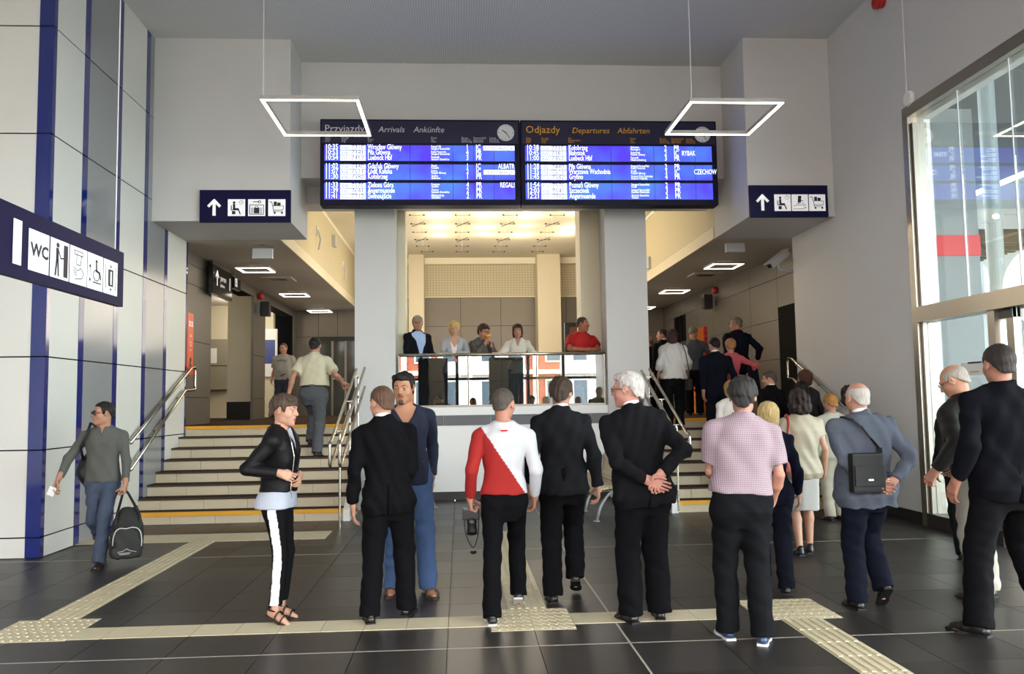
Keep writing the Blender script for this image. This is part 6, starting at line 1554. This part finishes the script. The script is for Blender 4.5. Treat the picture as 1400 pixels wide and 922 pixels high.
# duffel bag in the walking man's left hand
e, w, fd, n_, cu = P['bag']['arm'][0]; g = wpt(P['bag'], w+fd*.085)
t = thing('duffel_bag', 'black duffel bag with silver piping carried by the man in sunglasses', 'bag', (g.x+.03, g.y-.02, 0))
bz = g.z-.36
Rb = rotm(.38, 0, .05); cb = A3(.03, -.07, bz-.08)
BW = lambda x, y, z: Vector(cb+Rb @ A3(x, y, z))
F_ = Field(A3(-.30, -.34, bz-.34), A3(.34, .26, bz+.30), .0085)
F_.put(loft(cb, Rb, [(-.20, .140, .165, 0, 0), (-.17, .152, .178, 0, 0), (.0, .155, .182, 0, 0), (.12, .145, .165, 0, 0), (.20, .115, .115, 0, 0), (.27, .085, .050, 0, 0), (.29, .07, .03, 0, 0)], 3.2))
F_.put(loft(cb+Rb @ A3(0, -.175, 0), Rb, [(-.19, .120, .022, 0, 0), (-.16, .132, .030, 0, 0), (.06, .130, .030, 0, 0), (.11, .10, .018, 0, 0)], 3.), .012)
F_.wrinkle(.004, [(40, 20, 30, 1, 1.5, 14), (-20, 30, 25, 3, 1, 11)])
p_, f_ = F_.mesh(); mesh_obj('bag_body', p_, f_, M_bagd, None, t)
pp = MB(); yf = -.213
arc = [BW(-.128, yf+.005, -.06), BW(-.128, yf, .02), BW(-.11, yf+.002, .085), BW(-.07, yf+.006, .112), BW(-.02, yf+.006, .100), BW(.03, yf+.006, .118), BW(.085, yf+.004, .112), BW(.118, yf+.002, .07), BW(.132, yf+.004, .0), BW(.134, yf+.008, -.07)]
pp.tube(rnd(arc, .03), .006, 6).build('piping', M_pip, t, smooth=True)
mk = MB()
for (x0, z0_), (x1, z1_) in (((-.08, -.125), (-.03, -.115)), ((-.03, -.115), (.0, -.092)), ((.0, -.092), (.03, -.11)), ((.03, -.11), (.09, -.122)), ((-.07, -.138), (.04, -.130)), ((-.06, -.150), (.03, -.142))):
    mk.tube([BW(x0, yf+.002, z0_), BW(x1, yf+.002, z1_)], .003, 4)
mk.build('emblem', M_pip, t)
hd = MB(); hx, hy_ = g.x-t.location.x, g.y-t.location.y
for y in (-.10, .10): hd.tube(rnd([BW(-.12, y*1.5, .02), BW(-.105, y, .22), Vector((hx-.02, hy_, g.z)), Vector((hx+.02, hy_, g.z)), BW(.105, y, .22), BW(.12, y*1.5, .02)], .03), .012, 6)
hd.build('handle', M_bagb, t, smooth=True)
# shoulder bag of the walking man (photo-left side)
J = P['bag']; s0 = wpt(J, J['TC'](.13, -.02, .56)); s1 = wpt(J, J['TC'](.20, -.12, .05))
t = thing('shoulder_bag', 'soft black shoulder bag hanging at the side of the man in sunglasses', 'bag', (s1.x, s1.y, s1.z))
F_ = Field(A3(-.2, -.2, -.2), A3(.2, .2, .3), .010); F_.put(ell(A3(-.0, .04, .02), A3(.10, .15, .15))); F_.put(ell(A3(.02, .04, .13), A3(.06, .11, .12)), .06); F_.wrinkle(.006, [(30, 20, 30, 1, 1.5, 14), (20, -30, 25, 3, 1, 11)])
a, b = F_.mesh(); mesh_obj('bag_body', a, b, M_bagb, None, t)
L = Vector((s0.x, s0.y, s0.z))-t.location
MB().tube([Vector((-.01, -.07, .15)), Vector((L.x*.6-.02, L.y-.13, L.z*.5+.05)), L+Vector((0, -.11, -.06)), L+Vector((0, -.03, .045)), L+Vector((0, .08, .02)), Vector((.02, .14, .15))], .014, 6).build('strap', M_bagb, t, smooth=True)
e, w, fd, n_, cu = J['arm'][1]; g2 = wpt(J, w+fd*.13)
t = thing('paper_slip', 'small white paper slip in the free hand of the man in sunglasses', 'paper', tuple(g2)); MB().box((-.035, -.04, -.055), (.035, -.037, .035), 0, Matrix.Rotation(.4, 4, 'Y')).build('paper_sheet', M_white, t)
# camera hanging from the left hand of the man in the split shirt
J = P['red']; e, w, fd, n_, cu = J['arm'][0]; g = wpt(J, w+fd*.10)
t = thing('hand_camera', 'black camera in the left hand of the man in the red-and-white shirt', 'camera', tuple(g))
MB().box((-.07, -.035, -.07), (.06, .035, .02)).build('camera_body', M_black, t, bevel=.012); MB().box((-.025, -.03, .015), (.025, .02, .045)).build('viewfinder_hump', M_black, t, bevel=.008)
MB().lathe([(.036, 0), (.038, .03), (.034, .05), (.040, .09), (.040, .12), (.034, .122)], (0, 0, 0), 20, 0, Matrix.Translation((-.0, -.0, -.06)) @ Matrix.Rotation(PI*.85, 4, 'X')).build('lens_barrel', M_black, t, smooth=False)
MB().tube(rnd([(-.06, 0, -.02), (-.05, -.02, -.18), (.01, -.01, -.30), (.05, 0, -.18), (.05, 0, -.02)], .05), .005, 5).build('strap', M_black, t, smooth=True)
MB().lathe([(.018, -.012), (.028, 0), (.018, .012)], (.01, -.01, -.31), 12).build('lens_cap', M_black, t)
# cross-body bag on the grey-blue jacket
J = P['grey']; TC, K = J['TC'], J['K']
c = wpt(J, TC(-.10, -.225, .145))
t = thing('crossbody_bag', 'black cross-body bag resting on the back of the bald man', 'bag', tuple(c), .04)
MB().box((-.125, -.045, -.15), (.125, .035, .14)).build('bag_body', M_bagb, t, bevel=.02); MB().box((-.115, -.058, -.10), (.115, -.044, .05)).build('front_pocket', M_bagb, t, bevel=.006)
MB().box((-.02, -.064, -.06), (.02, -.057, -.045)).build('metal_badge', M_steel, t)
pts = [TC(.04, -.185, .32), TC(-.02, -.185, .40), TC(-.075, -.168, .49), TC(-.125, -.115, .552), TC(-.145, -.02, .575), TC(-.13, .07, .54), TC(-.05, .17, .42)]
pw = [wpt(J, p)-c for p in pts]; pw = [Matrix.Rotation(-.04, 4, 'Z') @ p for p in pw]; pw = [Vector((.11, .0, .12))]+pw
bs = MB(); wdt = .021
for a, b in zip(pw[:-1], pw[1:]):
    d = (b-a).normalized(); nrmv = Vector((0, -1, 0)) if b.y < 0 else Vector((0, 0, 1)); sd = d.cross(nrmv).normalized()*wdt; nn = nrmv*.004
    bs.add([a-sd+nn, a+sd+nn, b+sd+nn, b-sd+nn, a-sd-nn, a+sd-nn, b+sd-nn, b-sd-nn], [(0, 1, 2, 3), (7, 6, 5, 4), (0, 4, 5, 1), (1, 5, 6, 2), (2, 6, 7, 3), (3, 7, 4, 0)])
bs.build('strap', M_bagb, t)
# red handbag on the left shoulder of the woman in the dress
J = P['dress']; c = wpt(J, J['TC'](-.235, -.02, .10))
t = thing('red_handbag', 'red handbag with a studded strap on the shoulder of the woman in beige', 'bag', tuple(c)); M_rb = mat('bag_red', '#8e2a20', .45)
MB().box((-.05, -.13, -.14), (.05, .13, .10)).build('bag_body', M_rb, t, bevel=.02)
q = wpt(J, J['TC'](-.15, -.015, .565))-c; MB().tube(rnd([(.0, -.11, .09), (q.x-.01, q.y-.09, q.z-.1), (q.x, q.y, q.z+.04), (q.x, q.y+.09, q.z-.1), (.0, .11, .09)], .08), .016, 6).build('strap', M_rb, t, smooth=True)
# dark shoulder bag of the woman in the white blouse
J = P['s_blouse']; c = wpt(J, J['TC'](.27, -.04, -.16))
t = thing('small_handbag', 'small dark handbag on a long strap worn by the woman in the white blouse', 'bag', tuple(c)); MB().box((-.04, -.09, -.1), (.04, .09, .08)).build('bag_body', M_bagb, t, bevel=.015)
q = wpt(J, J['TC'](.14, -.02, .60))-c; MB().tube([(0, -.06, .06), (q.x*.35, -.16, q.z*.35), (q.x*.8, -.19, q.z*.75), (q.x, -.10, q.z-.04), (q.x, 0, q.z)], .008, 6).build('strap', M_bagb, t, smooth=True)
# bread roll at the balcony
J = P['b_eat']; c = wpt(J, J['hc']+J['Rh'] @ A3(0, .135, -.055))
t = thing('bread_roll', 'golden bread roll held to the mouth of the person in the patterned jacket', 'food', tuple(c)); F_ = Field(A3(-.07, -.07, -.05), A3(.07, .07, .05), .006); F_.put(ell(A3(0, 0, 0), A3(.052, .045, .032))); F_.wrinkle(.003, [(60, 50, 40, 1, 1, 20)]); a, b = F_.mesh(); mesh_obj('roll_crust', a, b, mat('bread_gold', '#d79a3c', .6, var=.2, vscale=40), None, t)
# dark coat over the arm of the woman in pink
J = P['s_pink']; e, w, fd, n_, cu = J['arm'][1]; c = wpt(J, (e+w)/2)
t = thing('folded_coat', 'dark coat hung over the forearm of the woman in coral pink', 'coat', tuple(c)); F_ = Field(A3(-.2, -.15, -.4), A3(.2, .15, .1), .014); F_.put(loft(A3(0, 0, -.34), np.eye(3), [(0, .10, .03, .04, 0), (.2, .10, .05, .02, 0), (.34, .09, .06, 0, 0), (.40, .07, .04, 0, 0)])); F_.wrinkle(.008, [(60, 10, 8, 1, 1, 9)]); a, b = F_.mesh(); mesh_obj('coat_fabric', a, b, cloth('#131318'), None, t)
# printed marks on shirts
J = P['red']; K = J['K']; c = J['TC'](.0, -.122, .515)
f = Flat(pf(tuple(c*K), (1, 0, 0), (0, -.1, .99), (0, -.99, -.1))); f.rect(-.026, .006, .026, .022, .012); f.build('collar_flag_white', cloth('#f0f0f0', 'cotton'), J['root']); f = Flat(pf(tuple(c*K), (1, 0, 0), (0, -.1, .99), (0, -.99, -.1))); f.rect(-.026, -.006, .026, .006, .012); f.build('collar_flag_red', cloth('#c4251f', 'cotton'), J['root'])
# jacket zip lines of the leather jacket
J = P['stripe']; K = J['K']; TC = J['TC']
MB().tube([Vector(TC(.07, .075, .56)*K), Vector(TC(.105, .135, .46)*K), Vector(TC(.11, .165, .35)*K), Vector(TC(.115, .160, .22)*K), Vector(TC(.13, .155, .09)*K), Vector(TC(.12, .16, .02)*K)], .0035, 6).build('zip', M_steel, J['root'])

# lettering on the grey T-shirt, too small in the photo to read: an arched row of strokes
J = P['tee']; K = J['K']; mb = MB()
for i in range(8):
    x = -.105+.03*i; z = .40+.02*math.cos((i-3.5)*.4); a = J['TC'](x, .150-abs(x)*.12, z)*K; b_ = J['TC'](x+.012*(-1)**i, .152-abs(x)*.12, z+.035)*K; mb.tube([Vector(a), Vector(b_), Vector(J['TC'](x+.02, .150-abs(x)*.12, z+.005)*K)], .004, 4)
tag(mb.build('shirt_print', mat('print_slate', '#3a3c4a', .7), J['root']), kind='stuff')
